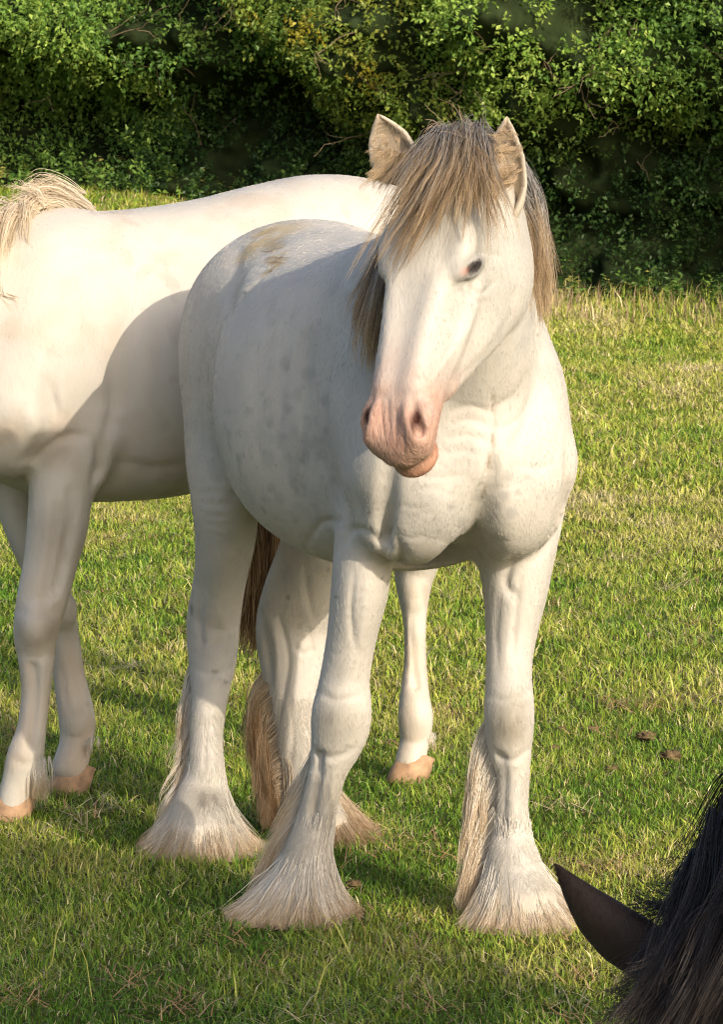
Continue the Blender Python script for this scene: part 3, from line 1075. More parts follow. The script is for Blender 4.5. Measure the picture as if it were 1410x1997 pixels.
def add_head(f, fr, H, sc=1.0):
    """sculpt a horse's head into field f"""
    o, A, N, Lh = H
    lo, la, ln_, ll = fr.loc(o), fr.dirl(A), fr.dirl(N), fr.dirl(Lh)
    rot = np.stack([la, ln_, ll])
    def hp(a, n, l): return lo + (la * a + ln_ * n + ll * l) * sc
    def rr(*v): return tuple(x * sc for x in v)
    def ch(rows, k, step=.012, cut=False, side=None):
        f.chain([[*hp(*r[:3]), r[3] * sc, r[-1] * sc] for r in rows], k, side=ll if side is None else side, step=step, cut=cut)
    # skull and face: narrow below, flat and wide on top
    K = np.array([(-.03, -.02, -.09, .03), (0, .006, -.12, .060), (.06, .034, -.145, .078), (.13, .053, -.16, .093), (.20, .062, -.155, .100), (.26, .061, -.150, .101),
         (.31, .053, -.135, .090), (.38, .044, -.120, .079), (.45, .036, -.110, .071), (.52, .027, -.104, .068), (.57, .015, -.100, .070),
         (.608, -.004, -.100, .066), (.634, -.028, -.096, .054), (.652, -.055, -.088, .022)])
    f.loft(lo, la, ln_, ll, K * sc, k=.035, p=2.5, taper=.10)
    for s in (-1, 1):
        ch([(.02, -.095, .050 * s, .030, .045), (.10, -.132, .061 * s, .038, .076), (.19, -.168, .068 * s, .041, .098), (.28, -.156, .058 * s, .034, .080), (.38, -.128, .046 * s, .026, .050), (.47, -.102, .034 * s, .019, .022)], .035)   # jaw
        ch([(.16, .030, .080 * s, .016, .016), (.222, .036, .085 * s, .020, .020), (.272, .028, .079 * s, .015, .015)], .03)         # brow
        ch([(.285, -.036, .080 * s, .009, .009), (.35, -.050, .070 * s, .010, .010), (.43, -.056, .060 * s, .007, .007)], .03)  # facial crest
        ch([(.30, .036, .048 * s, .010, .010), (.40, .027, .040 * s, .010, .010), (.52, .014, .034 * s, .009, .009)], .03)  # nasal bone edge
        f.ell(hp(.34, -.004, .090 * s), rr(.05, .016, .008), .035, rot, cut=True)    # hollow before the crest
        f.ell(hp(.125, .030, .094 * s), rr(.035, .018, .010), .03, rot, cut=True)                  # temple hollow
        f.ell(hp(.585, -.018, .050 * s), rr(.046, .034, .027), .02, rot)        # nostril wing
        ch([(.556, .022, .046 * s, .008, .008), (.580, .016, .056 * s, .013, .011), (.604, -.006, .060 * s, .013, .012), (.612, -.024, .056 * s, .008, .008)], .008, step=.006, cut=True)   # nostril
        ch([(.548, .012, .032 * s, .006, .006), (.575, .016, .036 * s, .007, .007), (.606, .000, .040 * s, .007, .007)], .012, step=.006)   # inner rim
        el = la * .72 + ln_ * .69
        es = ln_ * .72 - la * .69
        f.ell(hp(.257, .012, .106 * s), rr(.028, .0145, .022), .007, np.stack([el, es, ll]), cut=True)  # eye opening
        ch([(.234, -.012, .100 * s, .005, .005), (.246, .014, .100 * s, .0115, .0115), (.280, .034, .083 * s, .005, .005)], .012, step=.006)   # upper lid
        ch([(.236, -.014, .100 * s, .004, .004), (.267, .000, .098 * s, .006, .006), (.282, .030, .084 * s, .004, .004)], .012, step=.006)   # lower lid
    f.ell(hp(.612, -.046, 0), rr(.042, .040, .060), .025, rot)                   # upper lip
    f.ell(hp(.612, -.112, 0), rr(.048, .028, .050), .016, rot)                   # chin
    ch([(.55, -.080, -.074, .005, .005), (.61, -.086, -.066, .007, .007), (.654, -.085, -.03, .009, .008), (.662, -.084, 0, .009, .008),
             (.654, -.085, .03, .009, .008), (.61, -.086, .066, .007, .007), (.55, -.080, .074, .005, .005)], .010, step=.01, cut=True)   # mouth
    return hp

def trunk_knots(K, dz=0, wz=1):
    return [(s, t + dz, b + dz, w * wz) for s, t, b, w in K]

RES1 = 0.0055
f = Field((-.86, -.44, -.012), (1.13, .42, 1.62), RES1)
# trunk
f.loft((0, 0, 0), (1, 0, 0), (0, 0, 1), (0, 1, 0), trunk_knots([
    (-.70, 1.18, .96, .05), (-.66, 1.25, .88, .12), (-.56, 1.322, .82, .225), (-.43, 1.364, .78, .262), (-.30, 1.370, .745, .258), (-.20, 1.358, .715, .265), (-.09, 1.35, .688, .305),
    (.03, 1.335, .672, .338), (.15, 1.335, .666, .330), (.28, 1.36, .675, .275), (.40, 1.375, .69, .222), (.51, 1.31, .72, .192), (.60, 1.20, .765, .162), (.67, 1.08, .82, .11), (.715, .97, .89, .03)]), k=.02, p=2.2)
# neck
f.chain([[.36, 0, 1.04, .20, .27], [.49, -.003, 1.11, .172, .225], [.60, -.012, 1.22, .135, .185], [.685, -.045, 1.335, .102, .138], [.75, -.085, 1.43, .080, .10]], .06, side=(0, 1, 0), step=.015)
POLL1 = at(897, 300, 7.20)
H1 = head_frame(M1, POLL1, R(-31), R(62), R(0.6))
hp1 = add_head(f, M1, H1, .93)
# shoulders, breast
for s in (-1, 1):
    f.chain([[.40, .115 * s, 1.22, .065, .12], [.47, .146 * s, 1.04, .085, .14], [.54, .148 * s, .91, .085, .12]], .05, side=(0, 1, 0))
    f.ell((.565, .102 * s, .895), (.12, .108, .145), .05)
    f.ell((.53, .10 * s, .80), (.10, .10, .07), .05)
f.chain([[.735, 0, 1.00, .006, .006], [.722, 0, .93, .016, .016], [.700, 0, .86, .022, .022], [.655, 0, .79, .024, .024], [.60, 0, .73, .024, .024]], .035, cut=True, side=(0, 1, 0))
f.ell((.62, 0, .735), (.17, .060, .050), .03, cut=True)
f.ell((.46, 0, .715), (.20, .075, .035), .03, cut=True)
for s in (-1, 1):      # edge of the shoulder, hollow between arm and breast
    f.chain([[.33, .262 * s, 1.16, .010, .010], [.355, .265 * s, 1.00, .012, .012], [.365, .250 * s, .86, .012, .012]], .035, cut=True, side=(0, 1, 0))
    f.chain([[.66, .190 * s, .95, .008, .008], [.635, .186 * s, .86, .012, .012], [.58, .165 * s, .78, .012, .012]], .03, cut=True, side=(0, 1, 0))
# hind quarters
LEG_RH = limb2(M1, [(520, 700, 580, 8.46, .10), (405, 700, 625, 8.45, .16), (377, 670, 675, 8.43, .19), (368, 620, 730, 8.41, .21), (359, 560, 820, 8.38, .20), (362, 522, 900, 8.35, .165), (372, 506, 970, 8.34, .135), (379, 500, 1040, 8.36, .108), (379, 484, 1110, 8.40, .090), (371, 474, 1165, 8.43, .080),
    (363, 468, 1215, 8.45, .078), (366, 462, 1280, 8.42, .066), (372, 446, 1350, 8.37, .050), (371, 433, 1430, 8.33, .045), (368, 436, 1500, 8.30, .048), (350, 444, 1545, 8.29, .056), (330, 455, 1585, 8.26, .072), (310, 470, 1622, 8.24, .088), (292, 485, 1662, 8.22, .104)])
LEG_LH = limb2(M1, [(560, 760, 560, 8.56, .14), (520, 760, 700, 8.53, .21), (540, 760, 860, 8.50, .19), (560, 730, 970, 8.50, .14), (545, 690, 1070, 8.55, .11), (512, 668, 1160, 8.60, .085),
    (498, 648, 1225, 8.62, .075), (508, 640, 1300, 8.60, .062), (528, 630, 1370, 8.56, .050), (540, 626, 1450, 8.52, .045), (560, 645, 1530, 8.47, .050), (585, 675, 1590, 8.43, .06), (600, 695, 1635, 8.38, .07)])
f.chain([r if i < len(LEG_RH) - 3 else [r[0], r[1], r[2], r[3] * .9, r[4] * .9] for i, r in enumerate(LEG_RH)], .03, side=CX, step=.015)
f.chain(LEG_LH, .03, side=CX, step=.015)
# fore legs
LEG_RF = limb2(M1, [(672, 820, 930, 7.60, .12), (657, 790, 1010, 7.57, .115), (650, 768, 1080, 7.56, .10), (645, 758, 1150, 7.55, .085), (637, 735, 1240, 7.56, .066), (624, 722, 1320, 7.57, .056),
    (607, 725, 1395, 7.57, .060), (606, 712, 1440, 7.57, .056), (603, 678, 1500, 7.58, .046), (590, 660, 1560, 7.58, .042), (573, 652, 1615, 7.58, .046), (556, 646, 1660, 7.57, .054), (532, 650, 1706, 7.56, .068), (505, 660, 1748, 7.55, .086), (470, 678, 1790, 7.54, .104)])
LEG_LF = limb2(M1, [(925, 1112, 930, 7.66, .12), (925, 1098, 1010, 7.65, .115), (930, 1083, 1080, 7.64, .10), (942, 1069, 1150, 7.63, .083), (947, 1047, 1240, 7.62, .064), (948, 1038, 1310, 7.60, .055),
    (944, 1043, 1390, 7.58, .060), (949, 1039, 1450, 7.58, .055), (968, 1033, 1510, 7.58, .044), (969, 1030, 1570, 7.57, .041), (962, 1037, 1630, 7.56, .046), (952, 1052, 1680, 7.54, .056), (944, 1072, 1722, 7.52, .070), (936, 1096, 1762, 7.50, .088), (926, 1120, 1802, 7.48, .104)])
def slim(rows, n, k=.90):
    return [r if i < len(rows) - n else [r[0], r[1], r[2], r[3] * k, r[4] * k] for i, r in enumerate(rows)]
f.chain(slim(LEG_RF, 3), .028, side=CX, step=.015)
f.chain(slim(LEG_LF, 3), .028, side=CX, step=.015)
for (x0, x1, y0, y1, Y0, Y1) in ((628, 610, 1470, 1600, 7.575, 7.58), (975, 975, 1480, 1610, 7.565, 7.56)):
    f.chain([[*M1.loc(at(x0, y0, Y0 - .03)), .006, .006], [*M1.loc(at(x1, y1, Y1 - .03)), .006, .006]], .02, cut=True, side=CX)
V1, Q1 = f.mesh(3)
del f
# ears, added to the same body mesh
def add_geo(V, Q, C, parts):
    for (v, q, c) in parts:
        Q = np.vstack([Q, q + len(V)])
        V = np.vstack([V, v])
        C = np.vstack([C, c])
    return V, Q, C

def blend(C, col, m):
    m = np.clip(m, 0, 1)[:, None]
    return C * (1 - m) + np.asarray(col)[None, :] * m

def ball(V, c, r, soft=.5):
    d = np.linalg.norm(V - np.asarray(c), axis=1)
    return 1 - sstep(r * (1 - soft), r, d)

W1 = M1.wor(V1)
ST1 = [
    # head
    ([(905, 640), (880, 690), (842, 742)], 6, -.0022, 6.8, 7.25), ([(930, 600), (915, 640), (900, 670)], 5, -.0018, 6.8, 7.25),
    ([(912, 512), (938, 494), (972, 500)], 5, .0035, 6.8, 7.25), ([(916, 562), (940, 572), (968, 548)], 5, .0028, 6.8, 7.25), ([(905, 545), (925, 585), (955, 590)], 6, .0018, 6.8, 7.25),
    ([(742, 785), (748, 850)], 3.5, .0028, 6.7, 7.1), ([(756, 780), (760, 852)], 3.5, .0030, 6.7, 7.1), ([(769, 795), (775, 862)], 3.5, .0026, 6.7, 7.1), ([(730, 800), (738, 850)], 3.5, .0024, 6.7, 7.1), ([(783, 825), (790, 875)], 3.5, .0022, 6.7, 7.1),
    ([(862, 835), (850, 885), (830, 905)], 5, .0035, 6.7, 7.2), ([(845, 760), (850, 800), (838, 850)], 5, .002, 6.7, 7.2), ([(745, 620), (735, 700), (728, 760)], 7, .0022, 6.7, 7.2),
    ([(1000, 570), (985, 640), (940, 700), (890, 745)], 9, .004, 6.9, 7.3),
    # neck
    ([(885, 800), (920, 792), (960, 806)], 6, .0022, 7.1, 7.6), ([(880, 826), (920, 820), (962, 835)], 6, .0027, 7.1, 7.6), ([(875, 854), (915, 850), (955, 866)], 6, .0026, 7.1, 7.6), ([(872, 884), (910, 880), (945, 895)], 6, .0020, 7.1, 7.6),
    ([(970, 790), (1005, 770), (1030, 730)], 7, .003, 7.1, 7.6), ([(970, 840), (1010, 820), (1035, 785)], 7, .0026, 7.1, 7.6),
    ([(960, 770), (962, 830), (958, 880), (948, 930), (940, 985)], 5, .005, 7.1, 7.6),
    ([(1057, 630), (1053, 720), (1038, 800), (1005, 870)], 15, .009, 7.2, 7.7), ([(1080, 700), (1085, 780), (1065, 860)], 22, -.006, 7.2, 7.7),
    # breast
    ([(938, 955), (930, 1015), (925, 1090)], 15, .013, 7.1, 7.6), ([(978, 950), (990, 1000), (985, 1050)], 32, -.012, 7.1, 7.6), ([(850, 950), (860, 1000), (850, 1050)], 45, -.008, 7.1, 7.6),
    ([(768, 1040), (785, 1095), (765, 1145)], 12, .010, 7.1, 7.65), ([(1003, 1090), (985, 1135), (1005, 1165)], 10, .009, 7.2, 7.7), ([(1108, 950), (1085, 1035), (1045, 1095)], 11, .008, 7.2, 7.75),
    ([(800, 962), (840, 952), (895, 968)], 5, .0010, 7.1, 7.6), ([(775, 985), (810, 990), (840, 985)], 5, .0013, 7.1, 7.6), ([(795, 1012), (830, 998), (850, 1004)], 5, .0011, 7.1, 7.6), ([(775, 1035), (800, 1050), (825, 1042)], 5, .0016, 7.1, 7.6),
    ([(800, 925), (850, 932), (905, 925)], 6, .0022, 7.1, 7.6), ([(1010, 905), (1050, 915), (1085, 900)], 8, .0025, 7.1, 7.7),
    # fore legs
    ([(664, 1075), (690, 1034), (730, 1046), (757, 1095)], 8, .006, 7.3, 7.7), ([(690, 1120), (684, 1195), (692, 1265)], 6, .0045, 7.3, 7.7), ([(720, 1110), (712, 1190), (702, 1260)], 10, -.004, 7.3, 7.7),
    ([(622, 1348), (655, 1366), (705, 1356)], 8, .0035, 7.3, 7.7), ([(612, 1462), (648, 1478), (690, 1462)], 8, .0045, 7.3, 7.7), ([(640, 1400), (675, 1410)], 22, -.004, 7.3, 7.7),
    ([(948, 1352), (990, 1366), (1035, 1350)], 7, .0025, 7.3, 7.7), ([(955, 1462), (1000, 1484), (1036, 1458)], 7, .0045, 7.3, 7.7), ([(975, 1405), (1010, 1408)], 20, -.004, 7.3, 7.7),
    ([(642, 1500), (632, 1560), (618, 1620)], 6, .004, 7.3, 7.7), ([(988, 1500), (986, 1570), (985, 1640)], 6, .004, 7.3, 7.7), ([(1015, 1130), (1005, 1210), (1000, 1290)], 7, .004, 7.3, 7.75), ([(975, 1150), (968, 1230), (972, 1310)], 7, .003, 7.3, 7.75),
    # hind legs
    ([(500, 1185), (520, 1255), (528, 1335)], 8, .008, 8.2, 8.8), ([(545, 1205), (562, 1280), (554, 1345), (540, 1420)], 6, .007, 8.2, 8.8), ([(530, 1210), (542, 1280), (538, 1340)], 6, -.004, 8.2, 8.8), ([(600, 1225), (612, 1290), (600, 1330)], 6, .005, 8.2, 8.8), ([(575, 1260), (590, 1275), (615, 1268)], 5, .004, 8.2, 8.8),
    ([(565, 1360), (572, 1430), (566, 1500)], 5, .004, 8.2, 8.8), ([(595, 1100), (600, 1160), (612, 1210)], 8, .004, 8.2, 8.8),
    ([(396, 1140), (388, 1205), (392, 1260)], 7, .006, 8.1, 8.7), ([(372, 1242), (410, 1256), (452, 1246)], 7, .0035, 8.1, 8.7), ([(376, 1302), (415, 1316), (455, 1300)], 7, .0040, 8.1, 8.7), ([(425, 1190), (440, 1230), (430, 1280)], 10, -.004, 8.1, 8.7), ([(405, 1380), (402, 1450), (400, 1510)], 6, .003, 8.1, 8.7),
    # barrel and quarters
    ([(472, 470), (452, 550), (446, 630)], 16, .008, 7.9, 8.8), ([(505, 520), (480, 575), (462, 640)], 18, -.007, 7.9, 8.8), ([(600, 1058), (625, 1022), (665, 1014)], 8, .006, 7.5, 8.4),
    ([(528, 640), (500, 760), (505, 900)], 14, .0030, 7.5, 8.4), ([(570, 630), (545, 770), (550, 930)], 14, .0030, 7.5, 8.4), ([(612, 630), (590, 780), (600, 960)], 14, .0028, 7.5, 8.4), ([(655, 640), (635, 790), (645, 970)], 14, .0025, 7.5, 8.3),
    ([(440, 980), (470, 960), (500, 985)], 10, .004, 8.0, 8.6), ([(400, 700), (395, 800), (405, 900)], 22, .004, 8.0, 8.7)]
W1 = carve(W1, Q1, ST1)
o_, A_, N_, L_ = H1
SCH = .93
rel = (W1 - o_) / SCH
ha, hn, hl = rel @ A_, rel @ N_, rel @ L_
on_head = (ha > -.05) & (ha < .72) & (np.abs(hl) < .16) & (hn > -.30) & (W1[:, 1] < 7.36)
C1 = np.tile(np.array([.57, .543, .495]), (len(W1), 1))
n_big = fbm(W1 * 5, 3)
n_mid = fbm(W1 * 16, 5)
n_fin = fbm(W1 * 45, 9)
C1 = blend(C1, (.45, .445, .415), sstep(.42, .72, n_big) * .6)
# grey skin showing through in dapples on the flank and breast
fl = ball(V1, (.05, -.30, .90), .42, .8)
C1 = blend(C1, (.30, .30, .28), fl * sstep(.56, .72, n_fin) * sstep(.42, .62, n_mid) * .55)
C1 = blend(C1, (.36, .36, .34), sstep(.60, .78, fbm(W1 * 22, 21)) * .30)
# yellowed stain on the croup
C1 = blend(C1, (.52, .40, .20), ball(W1, at(535, 500, 8.22), .13, .8) * sstep(.38, .60, n_mid) * .95)
C1 = blend(C1, (.55, .44, .25), ball(W1, at(522, 560, 8.17), .11, .9) * sstep(.42, .6, n_mid) * .8)
# grey knees and hocks, dusty shins
for (px, py, Y, r_, a_) in ((655, 1620, 8.36, .09, .9), (655, 1420, 7.51, .085, 1.0), (990, 1420, 7.51, .08, .95), (415, 1250, 8.36, .09, .6), (405, 1565, 8.22, .08, .7), (575, 1230, 8.50, .08, .5), (1000, 1370, 7.53, .05, .5)):
    C1 = blend(C1, (.27, .25, .205), ball(W1, at(px, py, Y), r_, .85) * (.35 + .9 * n_mid) * a_)
C1 = blend(C1, (.34, .33, .31), ball(W1, at(600, 1690, 7.50), .04, .9) * sstep(.4, .7, n_fin) * .6)
for (pts_, w_, a_) in (((( 960, 770), (962, 830), (958, 880), (948, 930), (940, 985)), .0020, .7),):
    S_ = catmull(np.array([at(x, y, 7.3) for x, y in pts_]), 60)
    scr = np.stack([W1[:, 0] / W1[:, 1], W1[:, 2]], 1)
    ss = np.stack([S_[:, 0] / S_[:, 1], S_[:, 2]], 1)
    front = (W1[:, 1] < 7.50) & (~on_head | (W1[:, 1] > 7.22))
    sel = np.where(front & (np.abs(W1[:, 0] - S_[:, 0].mean()) < .1) & (W1[:, 2] < S_[:, 2].max() + .03) & (W1[:, 2] > S_[:, 2].min() - .03))[0]
    dm = np.full(len(W1), 9.)
    if len(sel):
        dm[sel] = np.sqrt((((scr[sel][:, None, :] - ss[None]) * np.array([7.3, 1])) ** 2).sum(-1)).min(1)
    C1 = blend(C1, (.22, .16, .09), (1 - sstep(w_ * .5, w_ * 1.6, dm)) * (.4 + n_fin) * a_)
lowz = sstep(.10, .005, W1[:, 2])
C1 = blend(C1, (.55, .46, .35), lowz * .8)
C1 = blend(C1, (.40, .27, .14), sstep(.05, .0, W1[:, 2]) * sstep(.35, .65, n_mid) * .7)
# belly and inside of the legs a little dirtier
C1 = blend(C1, (.50, .44, .34), sstep(.75, .2, V1[:, 2]) * sstep(.40, .7, n_big) * .30)
# marks on the coat: pigment spots on the breast, dapples on the barrel, stains
def seen_at(W):
    v = W - np.array([0, 0, CAM_Z])
    w = v @ _fw
    return 705 + FOC * v[:, 0] / w, 998.5 - FOC * (v @ _up) / w
sx_, sy_ = seen_at(W1)
def spot(px, py, rx, ry, y0, y1, col, a_, soft=.6, edge=.5):
    global C1
    sel = (W1[:, 1] > y0) & (W1[:, 1] < y1) & (np.abs(sx_ - px) < rx * 2) & (np.abs(sy_ - py) < ry * 2)
    d_ = np.sqrt(((sx_[sel] - px) / rx) ** 2 + ((sy_[sel] - py) / ry) ** 2) + (n_fin[sel] - .5) * edge
    m_ = np.zeros(len(W1))
    m_[sel] = 1 - sstep(1 - soft, 1.0, d_)
    C1 = blend(C1, col, m_ * a_)
for (px, py, r_) in ((858, 1037, 11), (874, 1043, 10), (905, 1022, 15), (850, 1012, 8), (985, 965, 15), (970, 985, 11), (1000, 1000, 15), (955, 1010, 15), (935, 970, 11), (880, 990, 9), (1030, 930, 11), (990, 930, 13), (1010, 960, 9), (920, 1050, 10)):
    spot(px, py, r_, r_, 7.1, 7.5, (.30, .30, .29), .42)
r2 = np.random.default_rng(3)
for k in range(75):
    px, py = 580 + r2.normal(0, 62), 840 + r2.normal(0, 75)
    r_ = r2.uniform(4, 15)
    spot(px, py, r_, r_ * r2.uniform(.8, 1.5), 7.5, 8.4, (.24, .245, .235), r2.uniform(.06, .28), edge=1.6)
for (px, py, rx, ry, a_) in ((598, 735, 20, 30, .4), (590, 870, 45, 40, .35), (500, 850, 30, 40, .2), (640, 960, 40, 30, .2), (610, 640, 60, 30, .2), (700, 600, 40, 40, .25), (420, 900, 30, 60, .2)):
    spot(px, py, rx, ry, 7.4, 8.5, (.27, .275, .265), a_, soft=.95, edge=1.0)
for (px, py, rx, ry, a_) in ((535, 478, 34, 22, .7), (540, 512, 30, 26, .85), (528, 552, 24, 34, .7), (505, 585, 22, 24, .35), (520, 455, 40, 14, .4)):
    spot(px, py, rx, ry, 7.9, 8.7, (.40, .30, .145), a_, soft=.9, edge=1.4)
for (px, py, rx, ry) in ((543, 502, 22, 2), (538, 512, 26, 2), (528, 535, 3, 14), (520, 490, 16, 2), (552, 525, 10, 2)):
    spot(px, py, rx, ry, 7.9, 8.7, (.24, .16, .08), .8, soft=.6, edge=1.2)
for (px, py, rx, ry) in ((373, 1190, 4, 16), (640, 1110, 5, 8), (562, 1165, 5, 8), (655, 1165, 8, 5), (418, 1310, 10, 6), (440, 1330, 8, 5), (600, 1690, 18, 14), (395, 1560, 12, 18), (415, 1555, 8, 10), (720, 1000, 8, 4), (1048, 905, 3, 3), (745, 1128, 3, 3)):
    spot(px, py, rx, ry, 7.2, 8.7, (.16, .145, .13), .55, edge=1.0)
# head
hm = on_head.astype(float)
pink = sstep(.44, .60, ha + (n_mid - .5) * .20 - hn * .12) * hm
C1 = blend(C1, (.56, .47, .425), sstep(.34, .50, ha + (n_mid - .5) * .1) * hm * .6)
C1 = blend(C1, (.53, .345, .27), pink)
C1 = blend(C1, (.46, .25, .165), pink * sstep(-.075, -.11, hn))
C1 = blend(C1, (.34, .19, .15), pink * sstep(.50, .75, n_fin) * .5)
nost = np.exp(-(((ha - .588) / .026) ** 2 + ((hn - .004) / .014) ** 2 + ((np.abs(hl) - .056) / .010) ** 2))
C1 = blend(C1, (.07, .025, .02), np.minimum(nost * 1.5, 1) * hm)
ea, eb = (ha - .257) * .72 + (hn - .012) * .69, (hn - .012) * .72 - (ha - .257) * .69
eye_d = np.sqrt((ea / 1.75) ** 2 + eb ** 2)
lat = sstep(.06, .08, np.abs(hl))
C1 = blend(C1, (.33, .325, .31), (1 - sstep(.020, .036, eye_d)) * hm * lat * .8)
C1 = blend(C1, (.34, .34, .33), np.exp(-(((ha - .299) / .025) ** 2 + ((hn + .010) / .018) ** 2)) * hm * lat * sstep(.35, .55, n_fin) * .8)
C1 = blend(C1, (.42, .41, .39), np.exp(-(((ha - .324) / .04) ** 2 + ((hn + .018) / .03) ** 2)) * hm * lat * sstep(.5, .6, n_fin) * .5)
C1 = blend(C1, (.05, .045, .045), (1 - sstep(.0115, .0165, eye_d)) * hm * lat)
C1 = blend(C1, (.50, .27, .22), .8 * np.exp(-(((ea - .026) / .009) ** 2 + (eb / .008) ** 2)) * hm * lat)
# grey skin on poll and crest under the mane
C1 = blend(C1, (.42, .38, .33), sstep(.10, .0, ha) * hm * .6)
wrk = pink

hpw = lambda a, n, l: o_ + (A_ * a + N_ * n + L_ * l) * SCH
earR = ear_geo(at(780, 345, 7.20), at(737, 222, 7.165), np.array([-.25, -1, .1]), .046, outer=(.52, .47, .39), inner=(.50, .42, .325))
earL = ear_geo(at(976, 425, 7.215), at(989, 227, 7.15), np.array([-.12, -1, .05]), .046, outer=(.52, .475, .40), inner=(.50, .42, .325))
BV, BQ, BC = add_geo(W1, Q1, C1, [earR, earL])
root1 = empty('white_horse', (.007, 7.99, 0))
tag(root1, 'white horse with grey and gold mane and heavily feathered legs, facing the camera', 'horse')
mz = np.zeros(len(BV))
mz[:len(W1)] = wrk
body1 = mesh_np('body', BV, BQ, M_coat, root1, cols=BC, attrs={'muzzle': mz})
tag(body1, 'white coat with pink muzzle and grey flecks')

M_eye = flat_mat('eye_dark', (.035, .034, .036), rough=.12, spec=.5, coat=.6)
for s in (-1, 1):
    v, q = uv_sphere(hpw(.258, .010, .0755 * s), .0230)
    mesh_np('eye', v, q, M_eye, root1)

def at3(rows):
    return [at(*r) for r in rows]

# forelock
FLp = (
    [(880, 300, 7.28), (850, 278, 7.18), (800, 335, 7.09), (745, 425, 7.07), (688, 540, 7.07)],
    [(890, 298, 7.28), (862, 272, 7.18), (822, 340, 7.07), (768, 440, 7.05), (712, 540, 7.06)],
    [(900, 296, 7.28), (876, 268, 7.18), (848, 345, 7.05), (802, 445, 7.025), (748, 558, 7.03)],
    [(906, 295, 7.28), (890, 266, 7.18), (868, 345, 7.045), (828, 430, 7.02), (778, 525, 7.02)],
    [(912, 295, 7.28), (900, 265, 7.18), (885, 345, 7.045), (864, 400, 7.02), (836, 450, 7.01)],
    [(918, 295, 7.28), (912, 265, 7.18), (908, 340, 7.045), (908, 388, 7.015), (906, 428, 7.00)],
    [(925, 296, 7.28), (925, 266, 7.18), (930, 345, 7.05), (936, 402, 7.02), (934, 455, 7.00)],
    [(928, 298, 7.28), (930, 268, 7.18), (942, 355, 7.06), (955, 420, 7.03), (958, 500, 7.02)],
    [(933, 300, 7.28), (937, 272, 7.18), (952, 365, 7.08), (972, 440, 7.06), (982, 540, 7.05)])
FL = [at3(g) for g in FLp]
hf = hair_pts(FL, 150, 22, m=16, spread=.014, crad=.0048, frizz=.0010, lenj=.45, pinch=.9, wave=.009, rootj=.007)
hf2 = hair_pts(FL, 300, 4, m=16, spread=.024, crad=.006, frizz=.003, lenj=.5, pinch=.3, wave=.009, rootj=.010)
curves_obj('forelock', np.vstack([hf, hf2]), .00055, .00010, M_mane, root1)
# mane falling on both sides of the neck
ML = [at3(g) for g in (
    [(975, 300, 7.24), (1012, 380, 7.26), (1024, 470, 7.27), (1028, 590, 7.28)],
    [(985, 300, 7.30), (1030, 385, 7.33), (1044, 490, 7.33), (1046, 600, 7.33)],
    [(988, 310, 7.36), (1036, 400, 7.39), (1052, 500, 7.39), (1052, 615, 7.38)],
    [(985, 330, 7.42), (1034, 430, 7.45), (1050, 520, 7.45), (1050, 640, 7.44)],
    [(980, 360, 7.48), (1025, 480, 7.50), (1040, 570, 7.49), (1062, 662, 7.46)])]
hm_ = hair_pts(ML, 330, 20, m=14, spread=.012, crad=.005, frizz=.0013, lenj=.4, pinch=.6, wave=.004, rootj=.010)
MR = [at3(g) for g in (
    [(850, 330, 7.30), (770, 500, 7.24), (735, 640, 7.22), (728, 752, 7.23)],
    [(850, 340, 7.36), (760, 500, 7.29), (725, 620, 7.27), (716, 735, 7.27)],
    [(850, 350, 7.42), (755, 520, 7.35), (715, 610, 7.33), (705, 700, 7.32)],
    [(850, 370, 7.48), (750, 530, 7.42), (705, 590, 7.40), (692, 650, 7.38)])]
hm2 = hair_pts(MR, 170, 20, m=14, spread=.012, crad=.005, frizz=.0013, lenj=.3, pinch=.6, wave=.004, rootj=.010)
# wisps blowing up from the poll
WS = [at3(g) for g in (
    [(935, 290, 7.18), (900, 275, 7.15), (860, 240, 7.15), (800, 222, 7.15)],
    [(940, 290, 7.18), (915, 262, 7.16), (890, 240, 7.16), (855, 238, 7.16)],
    [(950, 295, 7.18), (940, 268, 7.18), (915, 246, 7.18), (885, 236, 7.18)])]
hw = hair_pts(WS, 26, 2, m=12, spread=.02, crad=.003, frizz=.003, lenj=.4, pinch=.2, wave=.006, rootj=.012)
crown = hair_pts([at3(g) for g in ([(870, 310, 7.3), (865, 268, 7.2), (850, 280, 7.14), (830, 330, 7.08)], [(960, 310, 7.3), (948, 272, 7.2), (955, 300, 7.14), (968, 350, 7.09)])], 50, 8, m=12, spread=.012, crad=.005, frizz=.002, lenj=.3, rootj=.01)
curves_obj('mane', np.vstack([hm_, hm2]), .00062, .00012, M_mane, root1)
curves_obj('mane', np.vstack([hw, crown]), .0006, .0002, M_mane, root1)
# ear tufts
ET = []
for (px, py, Y, dx, dy, n_) in ((765, 335, 7.155, -36, 30, 60), (778, 300, 7.165, -30, 26, 30), (992, 330, 7.125, -45, 22, 60), (990, 355, 7.125, -48, 30, 60), (995, 290, 7.13, -28, 16, 40), (990, 265, 7.135, -14, -6, 24), (755, 275, 7.16, -8, 14, 24), (760, 300, 7.158, -22, 24, 40)):
    g = [at3([(px + e, py - abs(e) * .1, Y), (px + e * 1.3 + dx * .4, py + dy * .25, Y - .012), (px + e * 1.3 + dx * .8, py + dy * .6, Y - .014), (px + e * 1.3 + dx, py + dy * 1.3, Y - .008)]) for e in (-18, 0, 18)]
    ET.append(hair_pts(g, n_ // 2, 9, m=10, spread=.006, crad=.0035, frizz=.0004, lenj=.5, pinch=.6, rootj=.006))
curves_obj('ear_tuft', np.vstack(ET), .00042, .0001, M_earhair, root1)
